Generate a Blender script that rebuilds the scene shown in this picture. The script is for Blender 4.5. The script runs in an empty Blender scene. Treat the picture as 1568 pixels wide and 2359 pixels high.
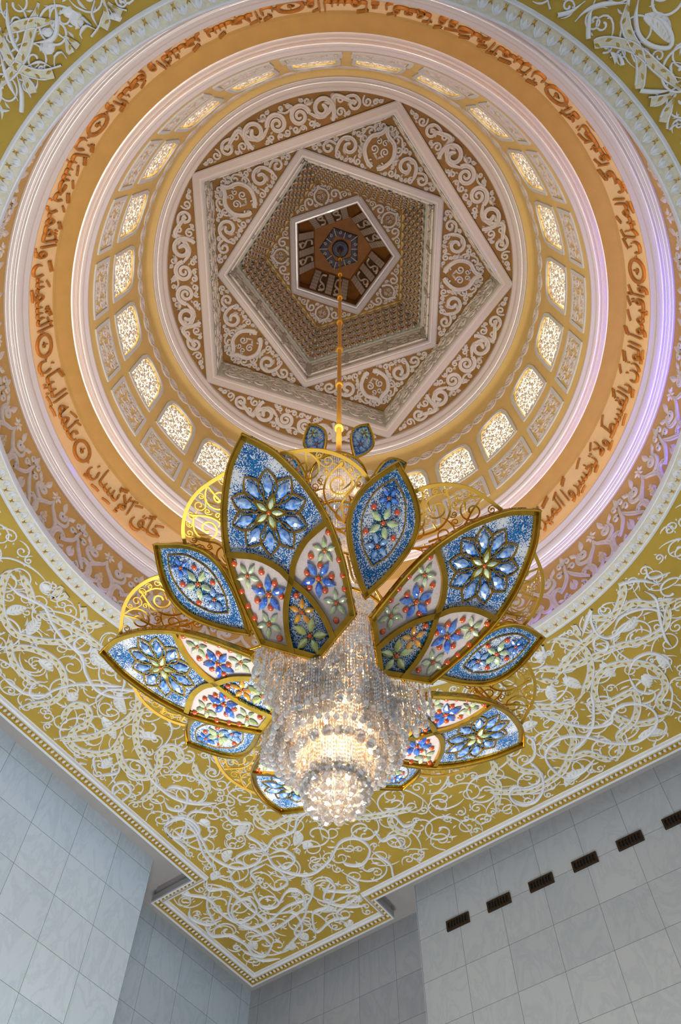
import bpy, math, random
import numpy as np
from mathutils import Vector
from mathutils.geometry import tessellate_polygon

random.seed(5)
RNG = np.random.default_rng(11)
PI = math.pi
SC = bpy.context.scene
COL = SC.collection
D = math.radians
# heights are metres above the lens (the floor lies 1.6 m below it); the dome axis is x = y = 0
FLOOR = -1.6
HC = 14.83           # underside of the carved ceiling
AL = D(53.837)       # direction of the square room's walls
EA = np.array([math.cos(AL), math.sin(AL)])
EB = np.array([-math.sin(AL), math.cos(AL)])

# ------------------------------------------------------------------ objects
def tag(o, label=None, cat=None, group=None, kind=None):
    if label: o['label'] = label
    if cat: o['category'] = cat
    if group: o['group'] = group
    if kind: o['kind'] = kind
    return o

def link(name, data, parent=None):
    o = bpy.data.objects.new(name, data)
    COL.objects.link(o)
    if parent: o.parent = parent
    return o

class MB:
    """collects vertices and faces and links them as one mesh object"""
    def __init__(s):
        s.v = []; s.f = []; s.n = 0
    def add(s, V, F, mi=0, smooth=True):
        V = np.asarray(V, float).reshape(-1, 3)
        F = np.asarray(F, int)
        if len(F) == 0: return
        s.v.append(V); s.f.append((F + s.n, mi, smooth)); s.n += len(V)
    def mesh(s, name, mats):
        me = bpy.data.meshes.new(name)
        V = np.concatenate(s.v) if s.v else np.zeros((0, 3))
        me.vertices.add(len(V)); me.vertices.foreach_set('co', V.ravel())
        li = []; ls = []; mi = []; sm = []; pos = 0
        for F, m, smooth in s.f:
            k = F.shape[1]
            li.append(F.ravel()); ls.append(np.arange(len(F)) * k + pos); pos += F.size
            mi.append(np.full(len(F), m)); sm.append(np.full(len(F), smooth))
        li = np.concatenate(li); ls = np.concatenate(ls)
        me.loops.add(len(li)); me.loops.foreach_set('vertex_index', li)
        me.polygons.add(len(ls)); me.polygons.foreach_set('loop_start', ls)
        me.polygons.foreach_set('material_index', np.concatenate(mi))
        me.polygons.foreach_set('use_smooth', np.concatenate(sm))
        me.update(calc_edges=True); me.validate()
        for m in (mats if isinstance(mats, (list, tuple)) else [mats]): me.materials.append(m)
        return me
    def obj(s, name, mats, parent=None):
        return link(name, s.mesh(name, mats), parent)

def grid_faces(n, k, closed_n=False, closed_k=False):
    i = np.arange(n if closed_n else n - 1)[:, None]; j = np.arange(k if closed_k else k - 1)[None, :]
    a = i * k + j; b = i * k + (j + 1) % k; c = ((i + 1) % n) * k + (j + 1) % k; d = ((i + 1) % n) * k + j
    return np.stack([a, b, c, d], -1).reshape(-1, 4)

def box(M, c, s, mi=0, rot=0.0):
    x, y, z = s[0] / 2, s[1] / 2, s[2] / 2
    V = np.array([(sx * x, sy * y, sz * z) for sx in (-1, 1) for sy in (-1, 1) for sz in (-1, 1)])
    cr, sr = math.cos(rot), math.sin(rot)
    V = np.stack([V[:, 0] * cr - V[:, 1] * sr, V[:, 0] * sr + V[:, 1] * cr, V[:, 2]], 1) + np.array(c)
    M.add(V, [(0, 1, 3, 2), (4, 6, 7, 5), (0, 4, 5, 1), (2, 3, 7, 6), (0, 2, 6, 4), (1, 5, 7, 3)], mi, False)

def revolve(M, prof, n=256, mi=0, a0=0.0, a1=2 * PI, smooth=True):
    full = abs(a1 - a0 - 2 * PI) < 1e-6
    a = np.linspace(a0, a1, n, endpoint=not full)
    p = np.array(prof)
    V = np.stack([np.cos(a)[:, None] * p[None, :, 0], np.sin(a)[:, None] * p[None, :, 0],
                  np.repeat(p[None, :, 1], len(a), 0)], -1)
    M.add(V.reshape(-1, 3), grid_faces(len(a), len(p), full), mi, smooth)

def ngon_sweep(M, prof, rot, n=5, mi=0):
    """mitred frame round a regular polygon; prof holds (vertex radius, z)"""
    a = D(rot) + np.arange(n) * 2 * PI / n
    p = np.array(prof)
    for j in range(len(p) - 1):
        q = p[j:j + 2]
        V = np.stack([np.cos(a)[:, None] * q[None, :, 0], np.sin(a)[:, None] * q[None, :, 0],
                      np.repeat(q[None, :, 1], n, 0)], -1)
        M.add(V.reshape(-1, 3), grid_faces(n, 2, True), mi, False)

def tube(M, P, r, k=8, mi=0, closed=False):
    P = np.asarray(P, float); n = len(P)
    T = np.gradient(P, axis=0)
    if closed: T = np.roll(P, -1, 0) - np.roll(P, 1, 0)
    T /= np.linalg.norm(T, axis=1)[:, None] + 1e-12
    up = np.array([0, 0, 1.0]) if abs(T[:, 2]).mean() < .9 else np.array([1.0, 0, 0])
    N = np.cross(T, up); N /= np.linalg.norm(N, axis=1)[:, None] + 1e-12
    B = np.cross(T, N)
    a = np.arange(k) * 2 * PI / k
    r = np.broadcast_to(np.asarray(r, float), (n,))
    V = P[:, None, :] + r[:, None, None] * (np.cos(a)[None, :, None] * N[:, None, :] + np.sin(a)[None, :, None] * B[:, None, :])
    M.add(V.reshape(-1, 3), grid_faces(n, k, closed, True), mi)

_SPH = {}
def sphere(M, c, r, seg=8, mi=0, smooth=False, sz=1.0):
    if seg not in _SPH:
        rings = max(3, seg // 2)
        th = np.linspace(0, PI, rings + 1); a = np.arange(seg) * 2 * PI / seg
        V = np.stack([np.sin(th)[:, None] * np.cos(a), np.sin(th)[:, None] * np.sin(a), np.repeat(np.cos(th)[:, None], seg, 1)], -1)
        _SPH[seg] = (V.reshape(-1, 3), grid_faces(rings + 1, seg, False, True))
    V, F = _SPH[seg]
    M.add(V * np.array([r, r, r * sz]) + np.array(c), F, mi, smooth)

# ------------------------------------------------------------------ relief drawing
PROF = {
 'round': [(-.5, 0), (-.43, .6), (-.2, 1), (.2, 1), (.43, .6), (.5, 0)],
 'flat': [(-.5, 0), (-.5, 1), (.5, 1), (.5, 0)],
 'groove': [(-.5, 0), (-.45, .85), (-.22, 1), (-.04, .55), (.1, .6), (.25, 1), (.46, .8), (.5, 0)],
 'ridge': [(-.5, 0), (-.4, .45), (0, 1), (.4, .45), (.5, 0)],
}
def catmull(P, step=.06, closed=False):
    P = np.asarray(P, float); n = len(P)
    if n < 3 and not closed:
        k = max(2, int(np.linalg.norm(P[-1] - P[0]) / step)); return P[0] + (P[-1] - P[0]) * np.linspace(0, 1, k)[:, None]
    if closed: Q = np.concatenate([P[-1:], P, P[:2]]); m = n
    else: Q = np.concatenate([2 * P[:1] - P[1:2], P, 2 * P[-1:] - P[-2:-1]]); m = n - 1
    out = []
    for i in range(m):
        p0, p1, p2, p3 = Q[i:i + 4]
        k = max(2, int(np.linalg.norm(p2 - p1) / step))
        t = np.linspace(0, 1, k, endpoint=False)[:, None]
        out.append(.5 * (2 * p1 + (p2 - p0) * t + (2 * p0 - 5 * p1 + 4 * p2 - p3) * t ** 2 + (3 * p1 - p0 - 3 * p2 + p3) * t ** 3))
    out = np.concatenate(out)
    return out if closed else np.concatenate([out, P[-1:]])

def stroke(M, mp, P, w, h, prof='round', mi=0, inside=None, base=0.0, closed=False):
    P = np.asarray(P, float)
    w = np.broadcast_to(np.asarray(w, float), (len(P),))
    if inside is not None:
        ok = inside(P)
        if not ok.all():
            idx = np.flatnonzero(ok)
            if len(idx) < 3: return
            for run in np.split(idx, np.flatnonzero(np.diff(idx) > 1) + 1):
                if len(run) >= 3: stroke(M, mp, P[run], w[run], h, prof, mi, None, base)
            return
    if len(P) < 2: return
    T = (np.roll(P, -1, 0) - np.roll(P, 1, 0)) if closed else np.gradient(P, axis=0)
    T /= np.linalg.norm(T, axis=1)[:, None] + 1e-12
    N = np.stack([-T[:, 1], T[:, 0]], 1)
    pr = np.array(PROF[prof])
    V = P[:, None, :] + N[:, None, :] * (pr[None, :, 0:1] * w[:, None, None])
    wm = w.max() + 1e-9
    Hh = base + pr[None, :, 1] * h * np.sqrt(w / wm)[:, None]
    M.add(mp(V.reshape(-1, 2), Hh.reshape(-1)), grid_faces(len(P), len(pr), closed), mi, prof in ('round', 'groove'))

def leaf(M, mp, p, ang, L, w, h, mi=0, bend=.35, inside=None, base=0.0):
    t = np.linspace(0, 1, 7)
    a = ang + bend * t * 1.6
    d = np.stack([np.cos(a), np.sin(a)], 1) * (L / 6)
    P = np.asarray(p, float) + np.concatenate([np.zeros((1, 2)), np.cumsum(d[:-1], 0)])
    if inside is not None and not inside(P).all(): return
    stroke(M, mp, P, w * np.array([.15, .55, .95, 1, .75, .4, .04]), h, 'ridge', mi, None, base)

def spiral(c, R, a0, sgn, turns=1.7, inner=.16, step=.05):
    n = max(14, int(turns * 2 * PI * R * .6 / step))
    t = np.linspace(0, 1, n)
    r = R * (1 - (1 - inner) * t ** .85)
    a = a0 + sgn * turns * 2 * PI * t
    return np.asarray(c) + np.stack([np.cos(a), np.sin(a)], 1) * r[:, None], a[-1]

def pack(inside, bbox, radii, tries=3000, gap=0.0, seed=1, blocked=(), mirror=False):
    rg = np.random.default_rng(seed)
    x0, x1, y0, y1 = bbox
    C = np.array(list(blocked), float).reshape(-1, 3); nb = len(C)
    ring = np.stack([np.cos(np.arange(10) * PI / 5), np.sin(np.arange(10) * PI / 5)], 1)
    for r in radii:
        Q = rg.uniform((x0, y0), (x1, y1), (tries, 2))
        if mirror: Q = Q[Q[:, 1] > r * .9]
        ok = inside((Q[:, None, :] + ring[None] * r).reshape(-1, 2)).reshape(-1, 10).all(1) & inside(Q)
        for q in Q[ok]:
            if len(C) and (np.hypot(C[:, 0] - q[0], C[:, 1] - q[1]) < C[:, 2] + r + gap).any(): continue
            C = np.vstack([C, [q[0], q[1], r]])
    return C[nb:]

def scroll_fill(M, mp, circles, inside, wk, wmin, wmax, hk, prof='round', mi=0, leaves=True, turns=1.6, seed=3, mirror=False, step=.05, lk=.5):
    """a spiral vine with sprouting leaves in every packed circle"""
    rg = np.random.default_rng(seed)
    for n, (x, y, r) in enumerate(circles):
        a0 = rg.uniform(0, 2 * PI); sg = 1 if n % 2 else -1
        for ms in ((1, -1) if mirror else (1,)):
            f = lambda P: P * np.array([1, ms])
            c = np.array([x, y])
            w = min(wmax, max(wmin, wk * r))
            P, ae = spiral(c, r * .93, a0, sg, turns, .16, step)
            t0 = a0 - sg * np.linspace(1.0, 0, 7)[:-1]
            tail = c + np.stack([np.cos(t0), np.sin(t0)], 1) * (r * (.93 + .5 * np.linspace(1, 0, 7)[:-1] ** 1.5))[:, None]
            P = np.concatenate([tail, P])
            ww = np.full(len(P), w); ww[:4] *= np.array([.25, .5, .7, .9]); ww[-5:] *= np.array([1.1, 1.25, 1.3, 1.1, .6])
            stroke(M, mp, f(P), ww, w * hk, prof, mi, inside)
            if leaves:
                for q in range(int(2 + r * 7) if r > .2 else 2):
                    a = a0 + sg * (.6 + q * 2.1)
                    rr = r * (1 - .14 * q * .6) if q < 4 else r * .5
                    p = c + np.array([math.cos(a), math.sin(a)]) * rr * .9
                    ang = a + sg * (.7 if q % 2 else 2.4)
                    pts = f(p[None])[0]; an = ang if ms == 1 else -ang
                    leaf(M, mp, pts, an, max(lk * r, wmin * 2.2), w * 1.15, w * hk * .9, mi, .5 * sg * ms, inside)

def plane_map(z, ea=np.array([1.0, 0]), eb=np.array([0, 1.0]), org=(0, 0)):
    def f(P, h):
        X = P[:, :1] * ea + P[:, 1:2] * eb + np.array(org)
        return np.concatenate([X, (z - h)[:, None]], 1)
    return f
def polar_plane(z, az):
    a = D(az); return plane_map(z, np.array([math.cos(a), math.sin(a)]), np.array([-math.sin(a), math.cos(a)]))
def cyl_map(rz, R, az0=0.0):
    """u = arc length at radius R from azimuth az0, v = z, h = towards the axis"""
    def f(P, h):
        a = az0 + P[:, 0] / R; r = rz(P[:, 1]) - h
        return np.stack([r * np.cos(a), r * np.sin(a), P[:, 1]], 1)
    return f
def side_map(R0, z0, R1, z1, az):
    a = D(az); er = np.array([math.cos(a), math.sin(a)]); et = np.array([-math.sin(a), math.cos(a)])
    a0, a1 = R0 * math.cos(D(36)), R1 * math.cos(D(36)); L = math.hypot(a1 - a0, z1 - z0)
    def f(P, h):
        t = P[:, 1] / L
        r = a0 + (a1 - a0) * t - h
        return np.concatenate([r[:, None] * er + P[:, :1] * et, (z0 + (z1 - z0) * t)[:, None]], 1)
    return f, L
def inpoly(poly):
    poly = np.asarray(poly, float)
    def f(P):
        x, y = P[:, 0], P[:, 1]; c = np.zeros(len(P), bool); j = len(poly) - 1
        for i in range(len(poly)):
            xi, yi = poly[i]; xj, yj = poly[j]
            c ^= ((yi > y) != (yj > y)) & (x < (xj - xi) * (y - yi) / (yj - yi + 1e-15) + xi)
            j = i
        return c
    return f
def dist_poly(P, poly, closed=False):
    Q = np.asarray(poly, float); A = Q if closed else Q[:-1]; B = np.roll(Q, -1, 0) if closed else Q[1:]
    d = np.full(len(P), 1e9)
    for a, b in zip(A, B):
        ab = b - a; t = np.clip(((P - a) @ ab) / (ab @ ab + 1e-12), 0, 1)
        d = np.minimum(d, np.linalg.norm(P - a - t[:, None] * ab, axis=1))
    return d
def fill_poly(M, loops, mp, mi=0):
    L = [[Vector((p[0], p[1], 0)) for p in l] for l in loops]
    tris = tessellate_polygon(L)
    P = np.array([(v.x, v.y) for l in L for v in l])
    M.add(mp(P, np.zeros(len(P))), np.array(tris), mi, False)

# ------------------------------------------------------------------ materials
def mat(name, col, rough=.5, metal=0.0, var=0.0, scale=3.0, bump=0.0, bscale=30.0, spec=.5, emit=None, es=1.0, col2=None, coat=0.0, trans=0.0, ior=1.5):
    m = bpy.data.materials.new(name); m.use_nodes = True
    nt = m.node_tree; b = nt.nodes['Principled BSDF']
    b.inputs['Base Color'].default_value = (*col, 1); b.inputs['Roughness'].default_value = rough
    b.inputs['Metallic'].default_value = metal; b.inputs['Specular IOR Level'].default_value = spec
    b.inputs['Coat Weight'].default_value = coat; b.inputs['Transmission Weight'].default_value = trans; b.inputs['IOR'].default_value = ior
    if emit:
        b.inputs['Emission Color'].default_value = (*emit, 1); b.inputs['Emission Strength'].default_value = es
    tc = nt.nodes.new('ShaderNodeTexCoord')
    if var > 0 or col2:
        nz = nt.nodes.new('ShaderNodeTexNoise'); nz.inputs['Scale'].default_value = scale; nz.inputs['Detail'].default_value = 5
        nt.links.new(tc.outputs['Object'], nz.inputs['Vector'])
        mx = nt.nodes.new('ShaderNodeMix'); mx.data_type = 'RGBA'
        c2 = col2 or tuple(c * (1 - var) for c in col)
        mx.inputs['A'].default_value = (*col, 1); mx.inputs['B'].default_value = (*c2, 1)
        rp = nt.nodes.new('ShaderNodeMapRange'); rp.inputs['From Min'].default_value = .35; rp.inputs['From Max'].default_value = .65
        nt.links.new(nz.outputs['Fac'], rp.inputs['Value']); nt.links.new(rp.outputs['Result'], mx.inputs['Factor'])
        nt.links.new(mx.outputs['Result'], b.inputs['Base Color'])
    if bump > 0:
        nz = nt.nodes.new('ShaderNodeTexNoise'); nz.inputs['Scale'].default_value = bscale; nz.inputs['Detail'].default_value = 6
        nt.links.new(tc.outputs['Object'], nz.inputs['Vector'])
        bp = nt.nodes.new('ShaderNodeBump'); bp.inputs['Strength'].default_value = bump; bp.inputs['Distance'].default_value = .02
        nt.links.new(nz.outputs['Fac'], bp.inputs['Height']); nt.links.new(bp.outputs['Normal'], b.inputs['Normal'])
    return m

M_GROUND = mat('ceiling_gold_paint', (.47, .32, .04), .6, var=.2, scale=.8, bump=.2, bscale=12)
M_WHITE = mat('ceiling_white_plaster', (.74, .77, .82), .55, var=.06, scale=6)
M_BAND = mat('ceiling_band_cream', (.70, .68, .55), .55, var=.15, scale=14)
M_CREAM = mat('dome_cream_plaster', (.68, .60, .56), .28, spec=.7, coat=.3)
M_CREAM2 = mat('dome_relief_cream', (.74, .65, .58), .5, var=.1, scale=8)
M_TAN = mat('dome_gold_paint', (.80, .56, .20), .6, var=.08, scale=1.5, bump=.1)
M_STARG = mat('star_brown_gold_ground', (.34, .155, .015), .6, var=.2, scale=3)
M_TAN2 = mat('drum_amber_paint', (.60, .35, .10), .6, var=.1)
M_TROUGH = mat('cove_gold_shade_tone', (.52, .30, .075), .7, var=.08)  # gold darkened so the cove's shade sits in its colour
M_PEACH = mat('calligraphy_band_paint', (.86, .60, .30), .6, var=.04)
M_INK = mat('calligraphy_bronze_paint', (.46, .17, .02), .45, var=.2, scale=8)
M_OUTL = mat('panel_border_white', (.68, .68, .68), .5)
M_GOLD = mat('polished_gold', (.78, .47, .06), .16, 1.0, var=.3, scale=5)
M_GOLDD = mat('satin_gold_wire', (.62, .36, .06), .25, 1.0)
M_WIRE = mat('pierced_gold_sheet', (.74, .47, .08), .34, 1.0)
M_ROD = mat('golden_rod', (.80, .40, .04), .4, .6)
M_BRONZE = mat('dark_bronze', (.045, .026, .012), .45, .6)
M_BLACK = mat('vent_dark_inside', (.006, .006, .006), .9)
M_GREY = mat('grey_painted_soffit', (.40, .395, .40), .7, var=.05)
M_RIBG = mat('beam_cream', (.62, .48, .36), .6)
M_DARKB = mat('dark_blue_stone', (.06, .06, .09), .5, var=.4, scale=9)
M_BROWN = mat('recess_brown', (.34, .13, .02), .7, var=.2)
M_BROWN2 = mat('panel_dark_brown', (.12, .06, .02), .7)
M_FLOOR = mat('white_marble_floor', (.62, .60, .57), .2, var=.1, scale=1.2)
M_GLOW = mat('window_daylight_glass', (.9, .85, .7), .4, emit=(1, .88, .62), es=1.9)
M_LEDB = mat('blue_led_strip', (.1, .1, 1), .5, emit=(.08, .04, 1), es=150)
M_LEDV = mat('violet_led_strip', (.4, .3, 1), .5, emit=(.36, .22, 1), es=26)
M_LEDL = mat('lavender_led_strip', (.6, .5, 1), .5, emit=(.55, .45, 1), es=14)
M_COVE = mat('cove_light_strip', (1, .6, .2), .5, emit=(1, .58, .24), es=11)
M_BULB = mat('chandelier_bulb', (1, .8, .5), .5, emit=(1, .66, .36), es=30)

def marble(name, base, cell_w, cell_h, org, u_axis):
    """square-jointed veined marble cladding; u runs along the wall, v is height"""
    m = bpy.data.materials.new(name); m.use_nodes = True
    nt = m.node_tree; N = nt.nodes; Lk = nt.links; b = N['Principled BSDF']
    tc = N.new('ShaderNodeTexCoord'); sp = N.new('ShaderNodeSeparateXYZ'); Lk.new(tc.outputs['Object'], sp.inputs[0])
    def mth(op, a, c=0.0, d=0.0):
        n = N.new('ShaderNodeMath'); n.operation = op
        for i, x in enumerate((a, c, d)):
            if isinstance(x, (int, float)): n.inputs[i].default_value = x
            else: Lk.new(x, n.inputs[i])
        return n.outputs[0]
    u = mth('ADD', mth('MULTIPLY', sp.outputs[0], float(u_axis[0])), mth('MULTIPLY', sp.outputs[1], float(u_axis[1])))
    uu = mth('DIVIDE', mth('SUBTRACT', u, org[0]), cell_w); vv = mth('DIVIDE', mth('SUBTRACT', sp.outputs[2], org[1]), cell_h)
    def joint(x, cell):
        fr = mth('FRACT', x); return mth('GREATER_THAN', mth('ABSOLUTE', mth('SUBTRACT', fr, .5)), .5 - .0055 / cell)
    j = mth('MAXIMUM', joint(uu, cell_w), joint(vv, cell_h))
    cb = N.new('ShaderNodeCombineXYZ'); Lk.new(mth('FLOOR', uu), cb.inputs[0]); Lk.new(mth('FLOOR', vv), cb.inputs[1])
    wn = N.new('ShaderNodeTexWhiteNoise'); wn.noise_dimensions = '3D'; Lk.new(cb.outputs[0], wn.inputs['Vector'])
    va = N.new('ShaderNodeVectorMath'); va.operation = 'MULTIPLY_ADD'; Lk.new(wn.outputs['Color'], va.inputs[0]); va.inputs[1].default_value = (7, 7, 7); Lk.new(tc.outputs['Object'], va.inputs[2])
    mp = N.new('ShaderNodeMapping'); mp.inputs['Scale'].default_value = (1, 1, .45); mp.inputs['Rotation'].default_value = (.5, .3, .6); Lk.new(va.outputs[0], mp.inputs['Vector'])
    n1 = N.new('ShaderNodeTexNoise'); n1.inputs['Scale'].default_value = 1.6; n1.inputs['Detail'].default_value = 9; n1.inputs['Distortion'].default_value = 1.2; n1.inputs['Roughness'].default_value = .62
    Lk.new(mp.outputs[0], n1.inputs['Vector'])
    vein = mth('SUBTRACT', 1.0, mth('MINIMUM', mth('MULTIPLY', mth('ABSOLUTE', mth('SUBTRACT', n1.outputs['Fac'], .5)), 16.0), 1.0))
    mx = N.new('ShaderNodeMix'); mx.data_type = 'RGBA'; mx.inputs['A'].default_value = (*base, 1); mx.inputs['B'].default_value = (base[0] * .72, base[1] * .76, base[2] * .8, 1)
    Lk.new(mth('ADD', mth('MULTIPLY', vein, .35), mth('MULTIPLY', wn.outputs['Value'], .38)), mx.inputs['Factor'])
    m2 = N.new('ShaderNodeMix'); m2.data_type = 'RGBA'; Lk.new(mx.outputs['Result'], m2.inputs['A']); m2.inputs['B'].default_value = (.10, .11, .13, 1)
    Lk.new(mth('MULTIPLY', j, .8), m2.inputs['Factor']); Lk.new(m2.outputs['Result'], b.inputs['Base Color'])
    b.inputs['Roughness'].default_value = .38
    return m

def mosaic_mat():
    """white enamel stippled with blue stones; the painted density is the vertex attribute 'dens'"""
    m = bpy.data.materials.new('blue_stipple_mosaic'); m.use_nodes = True
    nt = m.node_tree; N = nt.nodes; Lk = nt.links; b = N['Principled BSDF']
    tc = N.new('ShaderNodeTexCoord'); at = N.new('ShaderNodeAttribute'); at.attribute_name = 'dens'
    vo = N.new('ShaderNodeTexVoronoi'); vo.inputs['Scale'].default_value = 135; Lk.new(tc.outputs['Object'], vo.inputs['Vector'])
    sp = N.new('ShaderNodeSeparateColor'); Lk.new(vo.outputs['Color'], sp.inputs[0])
    lt = N.new('ShaderNodeMath'); lt.operation = 'LESS_THAN'; Lk.new(sp.outputs[0], lt.inputs[0]); Lk.new(at.outputs['Fac'], lt.inputs[1])
    cr = N.new('ShaderNodeValToRGB'); Lk.new(sp.outputs[1], cr.inputs['Fac'])
    e = cr.color_ramp.elements; e[0].color = (.012, .06, .30, 1); e[1].color = (.03, .26, .48, 1)
    k = e.new(.45); k.color = (.012, .10, .36, 1); k = e.new(.8); k.color = (.01, .12, .24, 1)
    mx = N.new('ShaderNodeMix'); mx.data_type = 'RGBA'; mx.inputs['A'].default_value = (.62, .66, .70, 1)
    Lk.new(cr.outputs['Color'], mx.inputs['B']); Lk.new(lt.outputs[0], mx.inputs['Factor']); Lk.new(mx.outputs['Result'], b.inputs['Base Color'])
    b.inputs['Roughness'].default_value = .42; b.inputs['Specular IOR Level'].default_value = .18
    nm = N.new('ShaderNodeVectorMath'); nm.operation = 'SUBTRACT'; Lk.new(vo.outputs['Color'], nm.inputs[0]); nm.inputs[1].default_value = (.5, .5, .5)
    sc = N.new('ShaderNodeVectorMath'); sc.operation = 'SCALE'; sc.inputs['Scale'].default_value = .35; Lk.new(nm.outputs[0], sc.inputs[0])
    ge = N.new('ShaderNodeNewGeometry'); ad = N.new('ShaderNodeVectorMath'); ad.operation = 'ADD'; Lk.new(ge.outputs['Normal'], ad.inputs[0]); Lk.new(sc.outputs[0], ad.inputs[1])
    Lk.new(ad.outputs[0], b.inputs['Normal'])
    return m
M_MOS = mosaic_mat()
M_PEARL = mat('pearl_glitter_enamel', (.72, .64, .60), .45, var=.12, spec=.15, scale=160, col2=(.54, .47, .48))
def gem(name, c, c2):
    return mat(name, c, .06, 0.0, scale=22, col2=c2, spec=1.0, coat=1.0)
G_BLUE = gem('blue_cut_glass', (.01, .09, .62), (.12, .34, .85))
G_PALE = gem('pale_blue_cut_glass', (.04, .20, .72), (.40, .60, .85))
G_GREEN = gem('pale_green_cut_glass', (.42, .58, .22), (.70, .78, .60))
G_YELL = gem('yellow_green_cut_glass', (.60, .62, .10), (.55, .70, .40))
G_ORAN = gem('orange_cut_glass', (.90, .34, .02), (.95, .50, .05))
G_RED = mat('red_orange_bead', (.70, .07, .008), .12, spec=.8, coat=1.0)
M_YSTIP = mat('yellow_stipple', (.55, .48, .05), .4, scale=90, col2=(.28, .20, .02))

def crystal_mat(body, nm):
    m = bpy.data.materials.new(nm); m.use_nodes = True
    nt = m.node_tree; N = nt.nodes; Lk = nt.links; N.clear()
    out = N.new('ShaderNodeOutputMaterial'); tr = N.new('ShaderNodeBsdfTransparent'); gl = N.new('ShaderNodeBsdfGlossy'); df = N.new('ShaderNodeBsdfTranslucent'); d2 = N.new('ShaderNodeBsdfDiffuse')
    tr.inputs['Color'].default_value = (.93, .95, .97, 1)
    gl.inputs['Roughness'].default_value = .03
    tc = N.new('ShaderNodeTexCoord'); vo = N.new('ShaderNodeTexVoronoi'); vo.inputs['Scale'].default_value = 26; Lk.new(tc.outputs['Object'], vo.inputs['Vector'])
    sp = N.new('ShaderNodeSeparateColor'); Lk.new(vo.outputs['Color'], sp.inputs[0])
    cr = N.new('ShaderNodeValToRGB'); Lk.new(sp.outputs[0], cr.inputs['Fac']); e = cr.color_ramp.elements
    cr.color_ramp.interpolation = 'CONSTANT'
    e[0].color = (.95, .97, 1, 1); e[1].position = .62; e[1].color = (1, .80, .55, 1)  # sparkle of dispersed light painted as tinted cells
    for p, c in ((.74, (.65, .80, 1, 1)), (.84, (1, .96, .9, 1)), (.94, (1, .62, .35, 1))):
        k = e.new(p); k.color = c
    Lk.new(cr.outputs['Color'], gl.inputs['Color']); Lk.new(cr.outputs['Color'], df.inputs['Color']); d2.inputs['Color'].default_value = (.9, .9, .92, 1)
    gr = N.new('ShaderNodeValToRGB'); Lk.new(sp.outputs[2], gr.inputs['Fac']); gr.color_ramp.elements[0].color = (.25, .24, .24, 1); gr.color_ramp.elements[1].color = (1, 1, 1, 1); gr.color_ramp.elements[1].position = .7; Lk.new(gr.outputs['Color'], d2.inputs['Color'])  # dark-to-white cells paint glitter into the diffuse colour
    def mix(a, c, f):
        n = N.new('ShaderNodeMixShader'); n.inputs[0].default_value = f; Lk.new(a, n.inputs[1]); Lk.new(c, n.inputs[2]); return n.outputs[0]
    s = mix(tr.outputs[0], gl.outputs[0], .5); s2 = mix(df.outputs[0], d2.outputs[0], .5)
    Lk.new(mix(s, s2, body), out.inputs['Surface'])
    return m
M_CRYS = crystal_mat(.42, 'sparkle_cut_crystal')
M_BALL = crystal_mat(.12, 'sparkle_cut_ball')
WORLD_S, UP_P, CH_P, SP_P, EXPO = .72, 1650, 1.6, 340, 0.05
# ================================================================== CEILING OF THE SQUARE HALL
def lip(d):
    """outline of the dropped ceiling panel in wall-aligned metres, inset by d"""
    n = d * .5
    return [(-15, 10.58 - d), (8.13 + n, 10.58 - d), (8.13 + n, 11.98 - d), (12.33 - d, 11.98 - d), (12.33 - d, 7.2 + n), (11.47 - d, 7.2 + n), (11.47 - d, -15), (-15, -15)]
ab_map = lambda z: plane_map(z, EA, EB)
CA = np.linspace(0, 2 * PI, 192, endpoint=False)
circle = lambda r: [(r * math.cos(a), r * math.sin(a)) for a in CA]

M = MB(); fill_poly(M, [lip(0.0), circle(6.60)], ab_map(HC))
L0 = lip(0.0)
for i in range(6):                                    # edge of the panel
    p, q = np.array(L0[i]), np.array(L0[i + 1])
    V = [(*(x[0] * EA + x[1] * EB), z) for x in (p, q) for z in (HC, HC + .17)]
    M.add(V, [(0, 1, 3, 2)], 1, False)
fill_poly(M, [lip(0.0), circle(6.60)], ab_map(HC + .17), 1)
ceiling = tag(M.obj('ceiling', [M_GROUND, M_GREY]), kind='structure', label='carved gold and white ceiling panel around the dome opening')

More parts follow.
